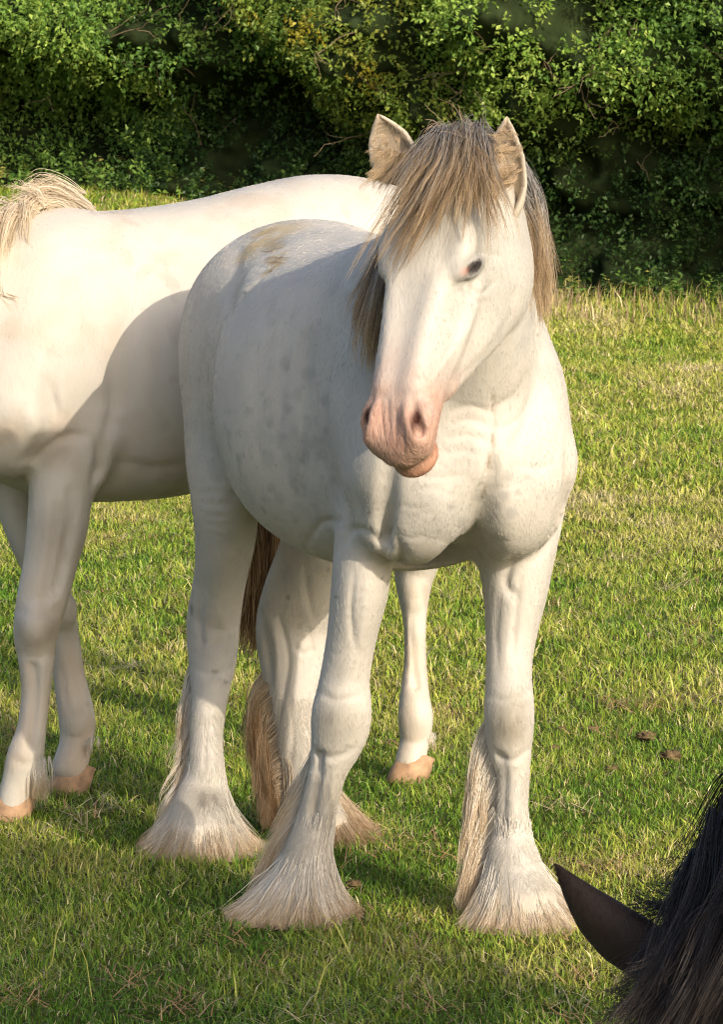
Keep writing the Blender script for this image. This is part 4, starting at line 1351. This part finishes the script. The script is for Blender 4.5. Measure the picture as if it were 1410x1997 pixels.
# tail
TG = [at3(g) for g in ([(470, 880, 8.70), (478, 1000, 8.74), (474, 1130, 8.74), (466, 1270, 8.72)], [(500, 880, 8.74), (512, 1000, 8.78), (498, 1140, 8.78), (482, 1290, 8.75)], [(530, 900, 8.78), (545, 1000, 8.80), (530, 1120, 8.80), (500, 1270, 8.77)])]
curves_obj('tail', hair_pts(TG, 120, 16, m=12, spread=.015, crad=.008, frizz=.003, lenj=.2, pinch=.5, wave=.006, rootj=.012), .0014, .0006, M_tail, root1)

# feather: bells of hair over the hooves and fringes behind the cannons
def feather(g, chain, ztop, n=2300, per=9, flick=.017, rr_=1.02):
    """bell of hair lying on the flared lower leg: locks rooted over the pastern, tips spread on the ground"""
    P = np.array([[*M1.wor(r[:3]), r[3], r[4]] for r in chain])
    P = P[np.argsort(P[:, 2])]
    th = rng.uniform(0, 2 * math.pi, n)
    z0 = ztop * (.12 + .88 * rng.random(n) ** 1.0) * rng.uniform(.75, 1.2, n)
    d = np.stack([np.cos(th), np.sin(th), 0 * th], 1)[:, None, :]
    u = np.linspace(0, 1, 12)
    z = z0[:, None] * (1 - u[None, :]) ** .9
    z = np.maximum(z, .002)
    ii = lambda c: np.interp(z, P[:, 2], P[:, c])
    rad = np.stack([ii(3), ii(4), 0 * z], -1)
    S = np.stack([ii(0), ii(1), z], -1) + d * rad * (.97 + (rr_ - .97) * np.minimum(u * 2.5, 1))[None, :, None]
    S = S + d * (rng.uniform(.0, 1.0, (n, 1, 1)) * flick * (u ** 3)[None, :, None] - .010 * np.sin(np.pi * u)[None, :, None] + .003)
    S = S + rng.normal(0, .010, (n, 1, 3)) * np.array([1, 1, .5]) * (u ** 1.6)[None, :, None]
    ph, fq = rng.uniform(0, 6.28, (n, 1, 3)), rng.uniform(4, 9, (n, 1, 1))
    S = S + .0055 * np.sin(ph + fq * u[None, :, None]) * u[None, :, None]
    S = np.repeat(S, per, 0)
    # strands of a lock start at different heights
    st = rng.uniform(0, .45, len(S)) * (rng.random(len(S)) < .85)
    ix = (st[:, None] + (1 - st[:, None]) * u[None, :]) * 11
    jj = np.clip(ix.astype(int), 0, 10)
    an = np.arange(len(S))[:, None]
    wz = (ix - jj)[..., None]
    S = S[an, jj] * (1 - wz) + S[an, jj + 1] * wz
    S = S + rng.normal(0, .0050, (len(S), 1, 3)) * ((.2 + .8 * np.minimum(u * 2, 1)) * (1 - .6 * u ** 2.5))[None, :, None]
    S = S + rng.normal(0, .0030, (len(S), 1, 3)) * (u ** 2)[None, :, None]
    S[..., 2] = np.maximum(S[..., 2], .003)
    return [S]

def leg_lookup(chain):
    """world centre and radius of a leg at height z"""
    P = np.array([[*M1.wor(r[:3]), r[3], r[4]] for r in chain])
    P = P[np.argsort(P[:, 2])]
    def fn(z):
        return np.array([np.interp(z, P[:, 2], P[:, 0]), np.interp(z, P[:, 2], P[:, 1])]), np.array([np.interp(z, P[:, 2], P[:, 3]), np.interp(z, P[:, 2], P[:, 4])])
    return fn

def fringe(fn, z0, z1, bdir, out, drop, n=150, per=18, r_in=.5, wid=.5):
    """long hair hanging behind the cannon bone"""
    bd = np.array([bdir[0], bdir[1], 0.]); bd /= np.linalg.norm(bd)
    sd = np.array([-bd[1], bd[0], 0.])
    S = []
    for k in (-1, 0, 1):
        G = []
        for z in np.linspace(z0, z1, 7):
            c, r_ = fn(z)
            r_ = r_.mean()
            p = np.array([c[0], c[1], z]) + bd * r_ * r_in + sd * r_ * wid * k
            zb = max(z - drop, .012)
            cb, rb = fn(max(zb, .03))
            rb = rb.mean()
            e = np.array([cb[0], cb[1], zb]) + bd * (rb * .6 + out) + sd * rb * wid * 1.3 * k
            G.append([p, p + bd * out * .55 + np.array([0, 0, -(z - zb) * .22]), .4 * p + .6 * e + bd * out * .35, e])
        S.append(hair_pts(G, n, per, m=12, spread=.010, crad=.005, frizz=.0015, lenj=.3, pinch=.5, wave=.003, rootj=.005))
    return S

M_featherc = hair_mat('feather_gold', [(0.0, (.60, .52, .40)), (.5, (.58, .44, .28)), (1.0, (.42, .26, .12))], [(0.0, (.68, .62, .53)), (1.0, (.62, .46, .28))], var=.25)
back = -M1.Fd
fnRF, fnLF, fnRH, fnLH = (leg_lookup(c) for c in (LEG_RF, LEG_LF, LEG_RH, LEG_LH))
gRF, gLF, gRH, gLH = at(568, 1788, 7.54), at(1020, 1800, 7.48), at(392, 1660, 8.21), at(640, 1632, 8.38)
fe = feather(gRF, LEG_RF, .19)
fe += fringe(fnRF, .34, .12, (back[0] - .1, back[1]), .040, .2)
curves_obj('feather', np.vstack([x if x.shape[1] == 12 else x for x in fe]), .00068, .00018, M_feather, root1)
fe = feather(gLF, LEG_LF, .18)
fe += fringe(fnLF, .40, .12, (-.75, .65), .050, .24)
curves_obj('feather', np.vstack(fe), .00068, .00018, M_feather, root1)
fe = feather(gRH, LEG_RH, .17)
fe += fringe(fnRH, .40, .10, (back[0] - .4, back[1]), .03, .18, n=50)
curves_obj('feather', np.vstack(fe), .00068, .00018, M_feather, root1)
curves_obj('feather', np.vstack(feather(gLH, LEG_LH, .16, n=1500, flick=.045, rr_=1.22)), .0007, .0002, M_featherc, root1)
fe = []
fe += fringe(fnLH, .36, .08, (-.95, .3), .080, .22, n=200)
curves_obj('feather', np.vstack(fe), .00075, .0002, M_featherb, root1)
for g_, t_ in ((gRF, (.05, -1)), (gLF, (.25, -1)), (gRH, (.1, -1)), (gLH - np.array([.035, -.02, 0]), (.75, -.6))):
    v, q = hoof_geo((g_[0], g_[1], 0), t_)
    mesh_np('hoof', v, q, M_hoof, root1)

# short coat hair lying along the body
def coat_hair(V, Q, C, n, ln, mat, parent, keep=None, seed=0):
    q = Q[rng.integers(0, len(Q), n)]
    w = rng.dirichlet((1, 1, 1, 1), n)
    P = (V[q] * w[..., None]).sum(1)
    nm = np.cross(V[q[:, 2]] - V[q[:, 0]], V[q[:, 3]] - V[q[:, 1]])
    nm /= np.linalg.norm(nm, axis=1)[:, None] + 1e-9
    cc = C[q[:, 0]]
    if keep is not None:
        k = keep(P)
        P, nm, cc = P[k], nm[k], cc[k]
    n = len(P)
    fl = np.array([0, .25, -1.0]) + .9 * np.stack([fbm(P * 6 + 3, 101) - .5, fbm(P * 6 + 13, 103) - .5, fbm(P * 6 + 23, 105) - .5], 1) + rng.normal(0, .22, (n, 3))
    fl -= nm * (fl * nm).sum(1)[:, None]
    fl /= np.linalg.norm(fl, axis=1)[:, None] + 1e-9
    L_ = ln * rng.uniform(.6, 1.3, n)[:, None]
    p1 = P + fl * L_ * .5 + nm * L_ * .045
    p2 = P + fl * L_ + nm * L_ * .035
    pts = np.stack([P - nm * .0005, p1, p2], 1)
    o = curves_obj('coat_hair', pts, .00017, .00008, mat, parent)
    a = o.data.attributes.new('Col', 'FLOAT_COLOR', 'CURVE')
    c4 = np.ones((n, 4), np.float32)
    c4[:, :3] = cc * rng.uniform(1.02, 1.22, (n, 1))
    a.data.foreach_set('color', c4.ravel())
    return o
M_coathair = attr_mat('coat_hair_white', rough=.6, spec=.15)
coat_hair(W1, Q1, C1, 180000, .010, M_coathair, root1, keep=lambda P: (P[:, 1] < 8.8) & (P[:, 2] > .05))

for e_ in (earR, earL):
    coat_hair(e_[0], e_[1], e_[2], 9000, .009, M_coathair, root1, keep=lambda P, zt=e_[0][:, 2].max(): P[:, 2] < zt - .016)
coat_hair(W1, Q1, C1, 420000, .024, M_coathair, root1, keep=lambda P: (P[:, 2] < .30) & (P[:, 2] > .08))
# ---- the second white horse, standing behind
M2 = Frame(-.375, 9.04, R(-57.3))
CX2 = M2.dirl((1, 0, 0))
f = Field((-.90, -.46, -.012), (1.72, .46, 1.60), .0085)
f.loft((0, 0, 0), (1, 0, 0), (0, 0, 1), (0, 1, 0), [
    (-.74, 1.20, .98, .05), (-.68, 1.32, .90, .14), (-.58, 1.40, .84, .21), (-.44, 1.445, .80, .25), (-.30, 1.452, .77, .262), (-.16, 1.43, .74, .280), (0, 1.398, .715, .295),
    (.15, 1.380, .700, .290), (.28, 1.374, .70, .265), (.40, 1.385, .71, .235), (.52, 1.35, .75, .205), (.62, 1.24, .80, .17), (.70, 1.10, .86, .11), (.74, .99, .93, .03)], k=.02, p=2.2)
f.chain([[.38, 0, 1.06, .19, .27], [.56, 0, 1.12, .15, .22], [.75, 0, 1.17, .12, .175], [.95, 0, 1.20, .095, .14], [1.10, 0, 1.22, .08, .11]], .06, side=(0, 1, 0))
H2 = head_frame(M2, M2.wor((1.13, 0, 1.28)), R(-60), R(50))
add_head(f, M2, H2, .95)
for s in (-1, 1):
    f.chain([[.40, .12 * s, 1.24, .07, .12], [.47, .165 * s, 1.06, .09, .14], [.545, .165 * s, .93, .09, .125]], .06, side=(0, 1, 0))
    f.ell((.58, .105 * s, .93), (.12, .115, .145), .06)
    f.chain([[-.44, .13 * s, 1.16, .12, .19], [-.40, .17 * s, .98, .10, .17]], .06, side=(0, 1, 0))
L2NF = limb2(M2, [(10, 250, 830, 8.70, .12), (50, 215, 895, 8.68, .105), (55, 182, 960, 8.66, .085), (51, 170, 1030, 8.65, .075), (44, 150, 1100, 8.64, .062), (30, 130, 1175, 8.63, .056), (25, 112, 1235, 8.63, .058),
    (35, 106, 1290, 8.62, .050), (40, 98, 1350, 8.62, .040), (32, 90, 1420, 8.61, .038), (12, 84, 1475, 8.60, .042), (2, 68, 1525, 8.60, .037), (-8, 52, 1570, 8.60, .040)])
L2FF = limb2(M2, [(-40, 110, 880, 8.98, .10), (-10, 75, 980, 8.98, .08), (30, 100, 1080, 8.98, .065), (78, 140, 1170, 8.98, .056), (98, 155, 1250, 8.98, .045), (103, 166, 1320, 8.98, .040), (113, 186, 1405, 8.97, .045), (114, 180, 1450, 8.97, .038), (100, 170, 1495, 8.96, .040)])
L2NH = limb2(M2, [(680, 900, 720, 9.12, .20), (720, 900, 850, 9.10, .15), (750, 880, 980, 9.13, .11), (765, 860, 1080, 9.20, .085), (772, 842, 1140, 9.20, .07), (786, 832, 1210, 9.18, .048), (788, 832, 1290, 9.17, .042), (780, 838, 1355, 9.15, .044), (776, 845, 1402, 9.13, .048), (780, 838, 1445, 9.12, .040), (770, 830, 1485, 9.11, .042)])
L2FH = limb2(M2, [(520, 760, 850, 9.50, .17), (545, 700, 950, 9.48, .12), (575, 680, 1040, 9.52, .09), (590, 668, 1120, 9.56, .075), (598, 655, 1200, 9.55, .06), (603, 650, 1280, 9.53, .045), (603, 648, 1350, 9.51, .04), (598, 652, 1400, 9.49, .045), (594, 650, 1445, 9.47, .042)])
for c in (L2NF, L2FF, L2NH, L2FH):
    f.chain(c, .025, side=CX2, step=.015)
f.chain([[*M2.loc(at(105, 700, 8.52)), .010, .010], [*M2.loc(at(100, 780, 8.52)), .013, .013], [*M2.loc(at(92, 850, 8.53)), .012, .012], [*M2.loc(at(60, 900, 8.56)), .010, .010]], .03, cut=True, side=CX2)
f.chain([[*M2.loc(at(200, 760, 8.55)), .010, .010], [*M2.loc(at(215, 850, 8.58)), .014, .014], [*M2.loc(at(195, 920, 8.62)), .014, .014]], .03, cut=True, side=CX2)
for rows in (((62, 1300, 8.58), (66, 1400, 8.575), (60, 1460, 8.565)), ((140, 1260, 8.935), (146, 1330, 8.935), (158, 1390, 8.925)), ((812, 1200, 9.135), (812, 1340, 9.125)), ((110, 1000, 8.57), (95, 1090, 8.575), (85, 1170, 8.58)), ((140, 960, 8.58), (128, 1060, 8.585), (108, 1150, 8.59))):
    f.chain([[*M2.loc(at(*r)), .006, .006] for r in rows], .022, cut=True, side=CX2, step=.012)
for (px, py, Y) in ((68, 1222, 8.575), (125, 1190, 8.93)):
    f.ell(M2.loc(at(px, py, Y)), (.03, .03, .04), .03)
V2, Q2 = f.mesh(2)
del f
W2 = carve(M2.wor(V2), Q2, [
    ([(88, 740), (108, 800), (104, 850)], 9, .008, 8.2, 8.9), ([(40, 935), (85, 880), (130, 852), (170, 850)], 10, .009, 8.2, 8.9), ([(215, 700), (222, 790), (200, 880)], 14, .010, 8.2, 9.0), ([(185, 850), (195, 900), (178, 950)], 9, .008, 8.2, 8.9),
    ([(60, 800), (75, 850)], 26, -.008, 8.2, 8.9), ([(30, 1188), (70, 1200), (118, 1190)], 7, .004, 8.2, 8.9), ([(32, 1272), (70, 1284), (108, 1272)], 7, .0045, 8.2, 8.9), ([(70, 1300), (68, 1380), (58, 1450)], 6, .005, 8.2, 8.9),
    ([(150, 985), (128, 1060), (112, 1140)], 7, .005, 8.2, 8.9), ([(95, 990), (88, 1080), (75, 1160)], 10, -.004, 8.2, 8.9), ([(20, 1478), (50, 1490), (80, 1478)], 6, .004, 8.2, 8.9),
    ([(118, 1300), (128, 1360), (140, 1400)], 6, .004, 8.7, 9.2), ([(120, 1430), (150, 1440), (182, 1425)], 6, .004, 8.7, 9.2), ([(800, 1200), (805, 1280), (808, 1350)], 5, .004, 8.8, 9.4), ([(780, 1440), (810, 1450), (840, 1438)], 6, .004, 8.8, 9.4),
    ([(260, 520), (250, 660), (262, 800)], 18, .003, 8.3, 9.2), ([(320, 500), (310, 650), (322, 820)], 18, .003, 8.3, 9.3), ([(230, 900), (300, 915), (360, 905)], 14, .006, 8.3, 9.3), ([(130, 470), (180, 600), (190, 700)], 24, .006, 8.2, 9.1), ([(520, 350), (580, 400), (620, 470)], 24, .005, 8.6, 9.4)])
C2 = np.tile(np.array([.575, .545, .49]), (len(W2), 1))
C2 = blend(C2, (.55, .50, .43), sstep(.45, .75, fbm(W2 * 4, 31)) * .5)
C2 = blend(C2, (.52, .41, .31), sstep(.52, .75, fbm(W2 * 9, 33)) * .4)
C2 = blend(C2, (.42, .36, .29), sstep(.60, .75, fbm(W2 * 26, 34)) * sstep(.45, .6, fbm(W2 * 5, 36)) * .35)
C2 = blend(C2, (.55, .44, .35), sstep(.8, .3, V2[:, 2]) * sstep(.35, .7, fbm(W2 * 14, 35)) * .45)
for (px, py, Y, r_) in ((70, 1235, 8.58, .09), (58, 1470, 8.57, .06), (150, 1405, 8.93, .06), (805, 1420, 9.08, .06), (110, 1040, 8.58, .10), (130, 880, 8.58, .08)):
    C2 = blend(C2, (.33, .29, .24), ball(W2, at(px, py, Y), r_, .85) * (.2 + fbm(W2 * 30, 37)) * .6)
o2, A2, N2, L2 = H2
rel2 = (W2 - o2) / .95
C2 = blend(C2, (.54, .275, .19), sstep(.47, .56, rel2 @ A2) * (np.abs(rel2 @ L2) < .15) * (W2[:, 2] > .6) * (V2[:, 0] > 1.1))
hp2 = lambda a, n, l: o2 + (A2 * a + N2 * n + L2 * l) * .95
e2a = ear_geo(hp2(.03, .02, .055), hp2(-.12, .05, .085), A2 * .2 + N2 + L2 * .3, .042)
e2b = ear_geo(hp2(.03, .02, -.055), hp2(-.12, .05, -.085), A2 * .2 + N2 - L2 * .3, .042)
W2, Q2, C2 = add_geo(W2, Q2, C2, [e2a, e2b])
root2 = empty('white_horse', (-.375, 9.04, 0))
tag(root2, 'cream white horse with smooth legs and bare hooves, standing sideways behind the feathered one', 'horse')
mesh_np('body', W2, Q2, M_coat2, root2, cols=C2)
coat_hair(W2, Q2, C2, 90000, .010, M_coathair, root2, keep=lambda P: (P[:, 2] > .06) & (P[:, 0] > -1.3))
for s in (-1, 1):
    v, q = uv_sphere(hp2(.257, .011, .0765 * s), .0215)
    mesh_np('eye', v, q, M_eye, root2)
for (px, py, Y, t_) in ((18, 1598, 8.60, (-.8, -.6)), (134, 1543, 8.964, (-.85, -.5)), (797, 1523, 9.104, (-.9, -.45)), (618, 1484, 9.44, (-.9, -.45))):
    g_ = at(px, py, Y)
    v, q = hoof_geo((g_[0], g_[1], 0), t_, w=.048, ln=.058, h=.062)
    mesh_np('hoof', v, q, M_hoof, root2)
# mane over the withers, wisps on the near side, small fetlock tufts
MG = [at3(g) for g in (
    [(150, 418, 8.86), (110, 388, 8.82), (70, 392, 8.76), (20, 440, 8.70)],
    [(110, 412, 8.82), (70, 392, 8.76), (40, 420, 8.70), (10, 500, 8.66)],
    [(60, 418, 8.78), (30, 405, 8.72), (12, 450, 8.64), (4, 545, 8.60)],
    [(20, 425, 8.72), (5, 420, 8.66), (-10, 480, 8.60), (-6, 560, 8.56)],
    [(-40, 430, 8.66), (-55, 440, 8.60), (-60, 510, 8.54), (-55, 600, 8.50)],
    [(-110, 430, 8.58), (-125, 450, 8.52), (-130, 520, 8.46), (-120, 610, 8.42)])]
hA = hair_pts(MG, 60, 14, m=14, spread=.018, crad=.006, frizz=.002, lenj=.3, pinch=.6, wave=.006, rootj=.012)
WG = [at3(g) for g in (
    [(95, 395, 8.80), (80, 375, 8.80), (70, 360, 8.80), (52, 345, 8.80)],
    [(60, 400, 8.76), (48, 385, 8.74), (20, 388, 8.72), (-10, 400, 8.70)])]
hB = hair_pts(WG, 30, 4, m=14, spread=.015, crad=.004, frizz=.003, lenj=.4, pinch=.4, wave=.006, rootj=.012)
CG = [at3(g) for g in (
    [(8, 545, 8.60), (14, 575, 8.58), (45, 570, 8.57), (54, 600, 8.57)],
    [(0, 545, 8.60), (4, 580, 8.58), (15, 605, 8.57), (38, 612, 8.57)])]
hC = hair_pts(CG, 5, 3, m=14, spread=.004, crad=.002, frizz=.002, lenj=.1, pinch=.5, rootj=.003)
TG2 = [at3(g) for g in ([(178, 404, 8.92), (120, 372, 8.86), (85, 370, 8.82), (40, 400, 8.78)], [(150, 405, 8.90), (105, 378, 8.84), (65, 385, 8.80), (15, 425, 8.74)])]
hD = hair_pts(TG2, 36, 10, m=14, spread=.010, crad=.005, frizz=.002, lenj=.3, pinch=.5, wave=.004, rootj=.010)
curves_obj('mane', np.vstack([hA, hB, hC, hD]), .0008, .0002, M_mane2, root2)
fnn = {}
def tuft(px, py, Y, dx, drop, n=40):
    g = [at3([(px + e, py, Y), (px + e + dx * .5, py + drop * .35, Y - .01), (px + e + dx, py + drop * .75, Y - .005), (px + e + dx * .8, py + drop, Y)]) for e in (-12, 0, 12)]
    return hair_pts(g, n, 12, m=10, spread=.006, crad=.004, frizz=.0012, lenj=.35, pinch=.5, wave=.003, rootj=.006)
curves_obj('feather', np.vstack([tuft(72, 1482, 8.585, 4, 85, 60), tuft(174, 1440, 8.94, 1, 40, 6), tuft(834, 1430, 9.11, 1, 40, 6)]), .0004, .0001, M_feather, root2)
TT = [at3(g) for g in ([(842, 480, 9.50), (880, 620, 9.52), (882, 800, 9.52), (872, 1080, 9.50)], [(860, 480, 9.55), (900, 620, 9.56), (900, 800, 9.56), (888, 1090, 9.54)])]
curves_obj('tail', hair_pts(TT, 110, 14, m=12, spread=.02, crad=.010, frizz=.003, lenj=.25, pinch=.5, wave=.006, rootj=.012), .0010, .0003, M_mane2, root2)
# ---- the dark horse grazing close by, only an ear and part of the mane in view
M3 = Frame(1.12, 4.85, R(177))
f = Field((-.98, -.52, -.012), (1.30, 1.20, 1.75), .012)
KZ = 1.11
f.loft((0, 0, 0), (1, 0, 0), (0, 0, 1), (0, 1, 0), [(a_, b_ * KZ, c_ * KZ, d_ * 1.05) for a_, b_, c_, d_ in (
    (-.74, 1.22, .98, .05), (-.68, 1.34, .90, .15), (-.58, 1.42, .84, .23), (-.44, 1.47, .80, .275), (-.30, 1.475, .77, .28), (-.16, 1.45, .74, .29), (0, 1.42, .715, .305),
    (.15, 1.41, .700, .30), (.28, 1.43, .70, .275), (.40, 1.45, .71, .245), (.52, 1.37, .75, .215), (.62, 1.24, .80, .18), (.70, 1.10, .86, .12), (.74, .99, .93, .03))], k=.02, p=2.2)
NK3 = [(1.14, 5.22, 1.22), (1.05, 5.38, 1.10), (.90, 5.36, .90), (.72, 5.30, .70), (.57, 5.25, .56)]
f.chain([[*M3.loc(p), a, b] for p, a, b in zip(NK3, (.20, .165, .13, .10, .08), (.28, .24, .185, .14, .10))], .06, side=(.7, .7, 0))
POLL3 = np.array([.535, 5.24, .54])
H3 = head_frame(M3, POLL3, R(200), R(66))
add_head(f, M3, H3, 1.0)
for s in (-1, 1):
    f.chain([[a_, b_ * s, c_ * KZ, d_, e_] for a_, b_, c_, d_, e_ in ((.40, .12, 1.24, .07, .12), (.47, .165, 1.06, .09, .14), (.545, .165, .93, .09, .125))], .06, side=(0, 1, 0))
    f.ell((.58, .105 * s, .93 * KZ), (.12, .115, .145), .06)
    f.chain([[a_, b_ * s, c_ * KZ, d_, e_] for a_, b_, c_, d_, e_ in ((-.44, .14, 1.16, .13, .21), (-.42, .18, .95, .115, .19), (-.46, .18, .78, .085, .125), (-.56, .17, .60, .06, .085), (-.60, .165, .50, .055, .07), (-.56, .165, .38, .04, .045), (-.52, .165, .18, .045, .05), (-.47, .165, .08, .055, .06), (-.45, .165, 0, .06, .07))], .04, side=(0, 1, 0))
    f.chain([[a_, b_ * s, c_ * KZ, d_, e_] for a_, b_, c_, d_, e_ in ((.46, .17, .90, .09, .12), (.45, .17, .75, .075, .095), (.45, .165, .58, .055, .06), (.455, .16, .42, .055, .058), (.45, .16, .30, .04, .04), (.45, .16, .15, .045, .048), (.49, .16, .07, .055, .06), (.51, .16, 0, .06, .07))], .04, side=(0, 1, 0))
V3, Q3 = f.mesh(2)
del f
W3 = M3.wor(V3)
dk = (.020, .015, .014)
C3 = np.tile(np.array(dk), (len(W3), 1)) * (.7 + .6 * fbm(W3 * 10, 41))[:, None]
e3a = ear_geo(at(1318, 1893, 5.27), at(1083, 1684, 5.25), np.array([.35, .9, .25]), .044, curl=-.006, bend=(-.012, 0, -.012), nT=22, nA=19, outer=(.050, .034, .029), inner=(.03, .022, .02))
o3, A3, N3, L3 = H3
hp3 = lambda a, n, l: o3 + (A3 * a + N3 * n + L3 * l)
e3b = ear_geo(hp3(.03, .01, -.06), hp3(.05, -.03, -.22), A3 * .3 + N3 - L3 * .1, .042, outer=(.030, .022, .021), inner=(.02, .016, .016))
W3, Q3, C3 = add_geo(W3, Q3, C3, [e3a, e3b])
root3 = empty('black_horse', (1.12, 4.85, 0))
tag(root3, 'dark brown black horse grazing in the near right corner, ear and mane showing', 'horse')
mesh_np('body', W3, Q3, M_coat3, root3, cols=C3)
M_coathair3 = attr_mat('coat_hair_black', rough=.5, spec=.3)
coat_hair(e3a[0], e3a[1], e3a[2], 9000, .008, M_coathair3, root3)
for s in (-1, 1):
    v, q = uv_sphere(hp3(.257, .011, .0765 * s), .0225)
    mesh_np('eye', v, q, M_eye, root3)
# mane: from the crest down the near side of the neck and over the poll
G3 = [at3(g) for g in (
    [(1345, 1775, 5.20), (1330, 1840, 5.12), (1290, 1930, 5.08), (1215, 2015, 5.06)],
    [(1360, 1730, 5.17), (1350, 1820, 5.08), (1305, 1930, 5.02), (1225, 2040, 5.00)],
    [(1395, 1680, 5.15), (1370, 1790, 5.05), (1310, 1920, 4.98), (1230, 2060, 4.96)],
    [(1430, 1610, 5.12), (1410, 1760, 5.02), (1350, 1920, 4.95), (1270, 2080, 4.92)],
    [(1480, 1520, 5.09), (1460, 1720, 4.98), (1410, 1910, 4.90), (1330, 2100, 4.88)],
    [(1560, 1420, 5.04), (1550, 1650, 4.92), (1500, 1880, 4.84), (1430, 2120, 4.82)],
    [(1680, 1300, 4.98), (1680, 1550, 4.86), (1640, 1850, 4.78), (1580, 2120, 4.76)])]
h1 = hair_pts(G3, 300, 20, m=16, spread=.026, crad=.006, frizz=.0015, lenj=.35, pinch=.6, wave=.014, rootj=.014)
# far side of the crest, blown strands, forelock round the ear
G4 = [at3(g) for g in (
    [(1335, 1780, 5.24), (1300, 1800, 5.26), (1230, 1790, 5.28), (1195, 1700, 5.28)],
    [(1380, 1700, 5.22), (1320, 1740, 5.25), (1270, 1750, 5.28), (1205, 1715, 5.28)],
    [(1400, 1640, 5.20), (1370, 1690, 5.22), (1330, 1720, 5.25), (1270, 1735, 5.26)],
    [(1430, 1560, 5.18), (1395, 1620, 5.20), (1375, 1660, 5.22), (1340, 1675, 5.24)])]
h2 = hair_pts(G4, 46, 7, m=16, spread=.012, crad=.004, frizz=.002, lenj=.4, pinch=.5, wave=.014, rootj=.010)
G5 = [at3(g) for g in (
    [(1365, 1785, 5.2), (1340, 1800, 5.16), (1318, 1850, 5.14), (1305, 1905, 5.14)],
    [(1400, 1720, 5.18), (1365, 1775, 5.14), (1335, 1845, 5.12), (1298, 1918, 5.12)],
    [(1420, 1800, 5.12), (1360, 1860, 5.08), (1285, 1925, 5.08), (1190, 1935, 5.10)],
    [(1420, 1850, 5.10), (1330, 1900, 5.06), (1240, 1965, 5.06), (1160, 1985, 5.08)])]
h3 = hair_pts(G5, 130, 12, m=16, spread=.016, crad=.006, frizz=.002, lenj=.35, pinch=.5, wave=.014, rootj=.012)
G6 = [at3(g) for g in (
    [(1470, 1500, 5.14), (1425, 1580, 5.18), (1385, 1670, 5.21), (1335, 1770, 5.22)],
    [(1500, 1500, 5.12), (1450, 1590, 5.15), (1405, 1690, 5.18), (1345, 1790, 5.20)])]
h4 = hair_pts(G6, 70, 14, m=16, spread=.008, crad=.007, frizz=.0015, lenj=.25, pinch=.3, wave=.004, rootj=.010)
curves_obj('mane', np.vstack([h1, h2, h3, h4]), .00065, .0002, M_mane3, root3)
t0 = M3.wor((-.70, 0, 1.42))
TT3 = [[t0 + M3.Ld * e, t0 + M3.Ld * e - M3.Fd * .10 - np.array([0, 0, .15]), t0 + M3.Ld * e * 1.6 - M3.Fd * .12 - np.array([0, 0, .55]), t0 + M3.Ld * e - M3.Fd * .10 - np.array([0, 0, 1.05])] for e in (-.05, 0, .05)]
curves_obj('tail', hair_pts(TT3, 80, 12, m=12, spread=.02, crad=.012, frizz=.003, lenj=.25, pinch=.5, wave=.006, rootj=.012), .0012, .0004, M_mane3, root3)
for (a_, b_) in ((.51, .16), (.51, -.16), (-.45, .165), (-.45, -.165)):
    g_ = M3.wor((a_, b_, 0))
    v, q = hoof_geo((g_[0], g_[1], 0), M3.Fd, w=.066, ln=.080, h=.080)
    mesh_np('hoof', v, q, M_hoof, root3)
# ------------------------------------------------------------------ small things in the grass
M_clod = flat_mat('dry_dung', (.15, .11, .06), rough=.95, spec=.05, noise=(60, .45))
CLODS = ((1262, 1438, .030, 'brown crumbled dung clod, largest of those right of the feathered horse'),
         (1310, 1476, .034, 'flat brown dung clod lying just below the largest one'),
         (1194, 1496, .018, 'small brown dung clod below the others near the right'),
         (1156, 1418, .016, 'small brown dung clod left of the largest one'),
         (1082, 1455, .017, 'small brown dung clod close to the knee of the feathered foreleg'),
         (1094, 1418, .015, 'pale brown dung clod beside the knee of the feathered foreleg'),
         (690, 1722, .022, 'brown clod with straw between the forelegs of the feathered horse'),
         (1130, 1342, .014, 'tiny pale brown clod above the other clods on the right'))
for i, (px, py, r_, lab) in enumerate(CLODS):
    d = _fw + np.array([1., 0, 0]) * (px - 705) / FOC + _up * (998.5 - py) / FOC
    c = np.array([0, 0, CAM_Z]) + d * (-(CAM_Z - .015) / d[2])
    v, q = uv_sphere((0, 0, 0), 1.0, 26, 18)
    k = 1 + 1.2 * (fbm(v * 1.8 + i * 9, 120 + i, 3) - .5) + .9 * (vnoise(v * 5.5 + i * 5, 130 + i) - .5)
    v = v * k[:, None] * np.array([1.25, 1.1, .6]) * r_ * .62 + np.array([c[0], c[1], float(ground_z(c[0], c[1])) + r_ * .35 + .006])
    tag(mesh_np('dung_clod', v, q, M_clod), lab, 'dung', 'clods of dry dung in the grass')
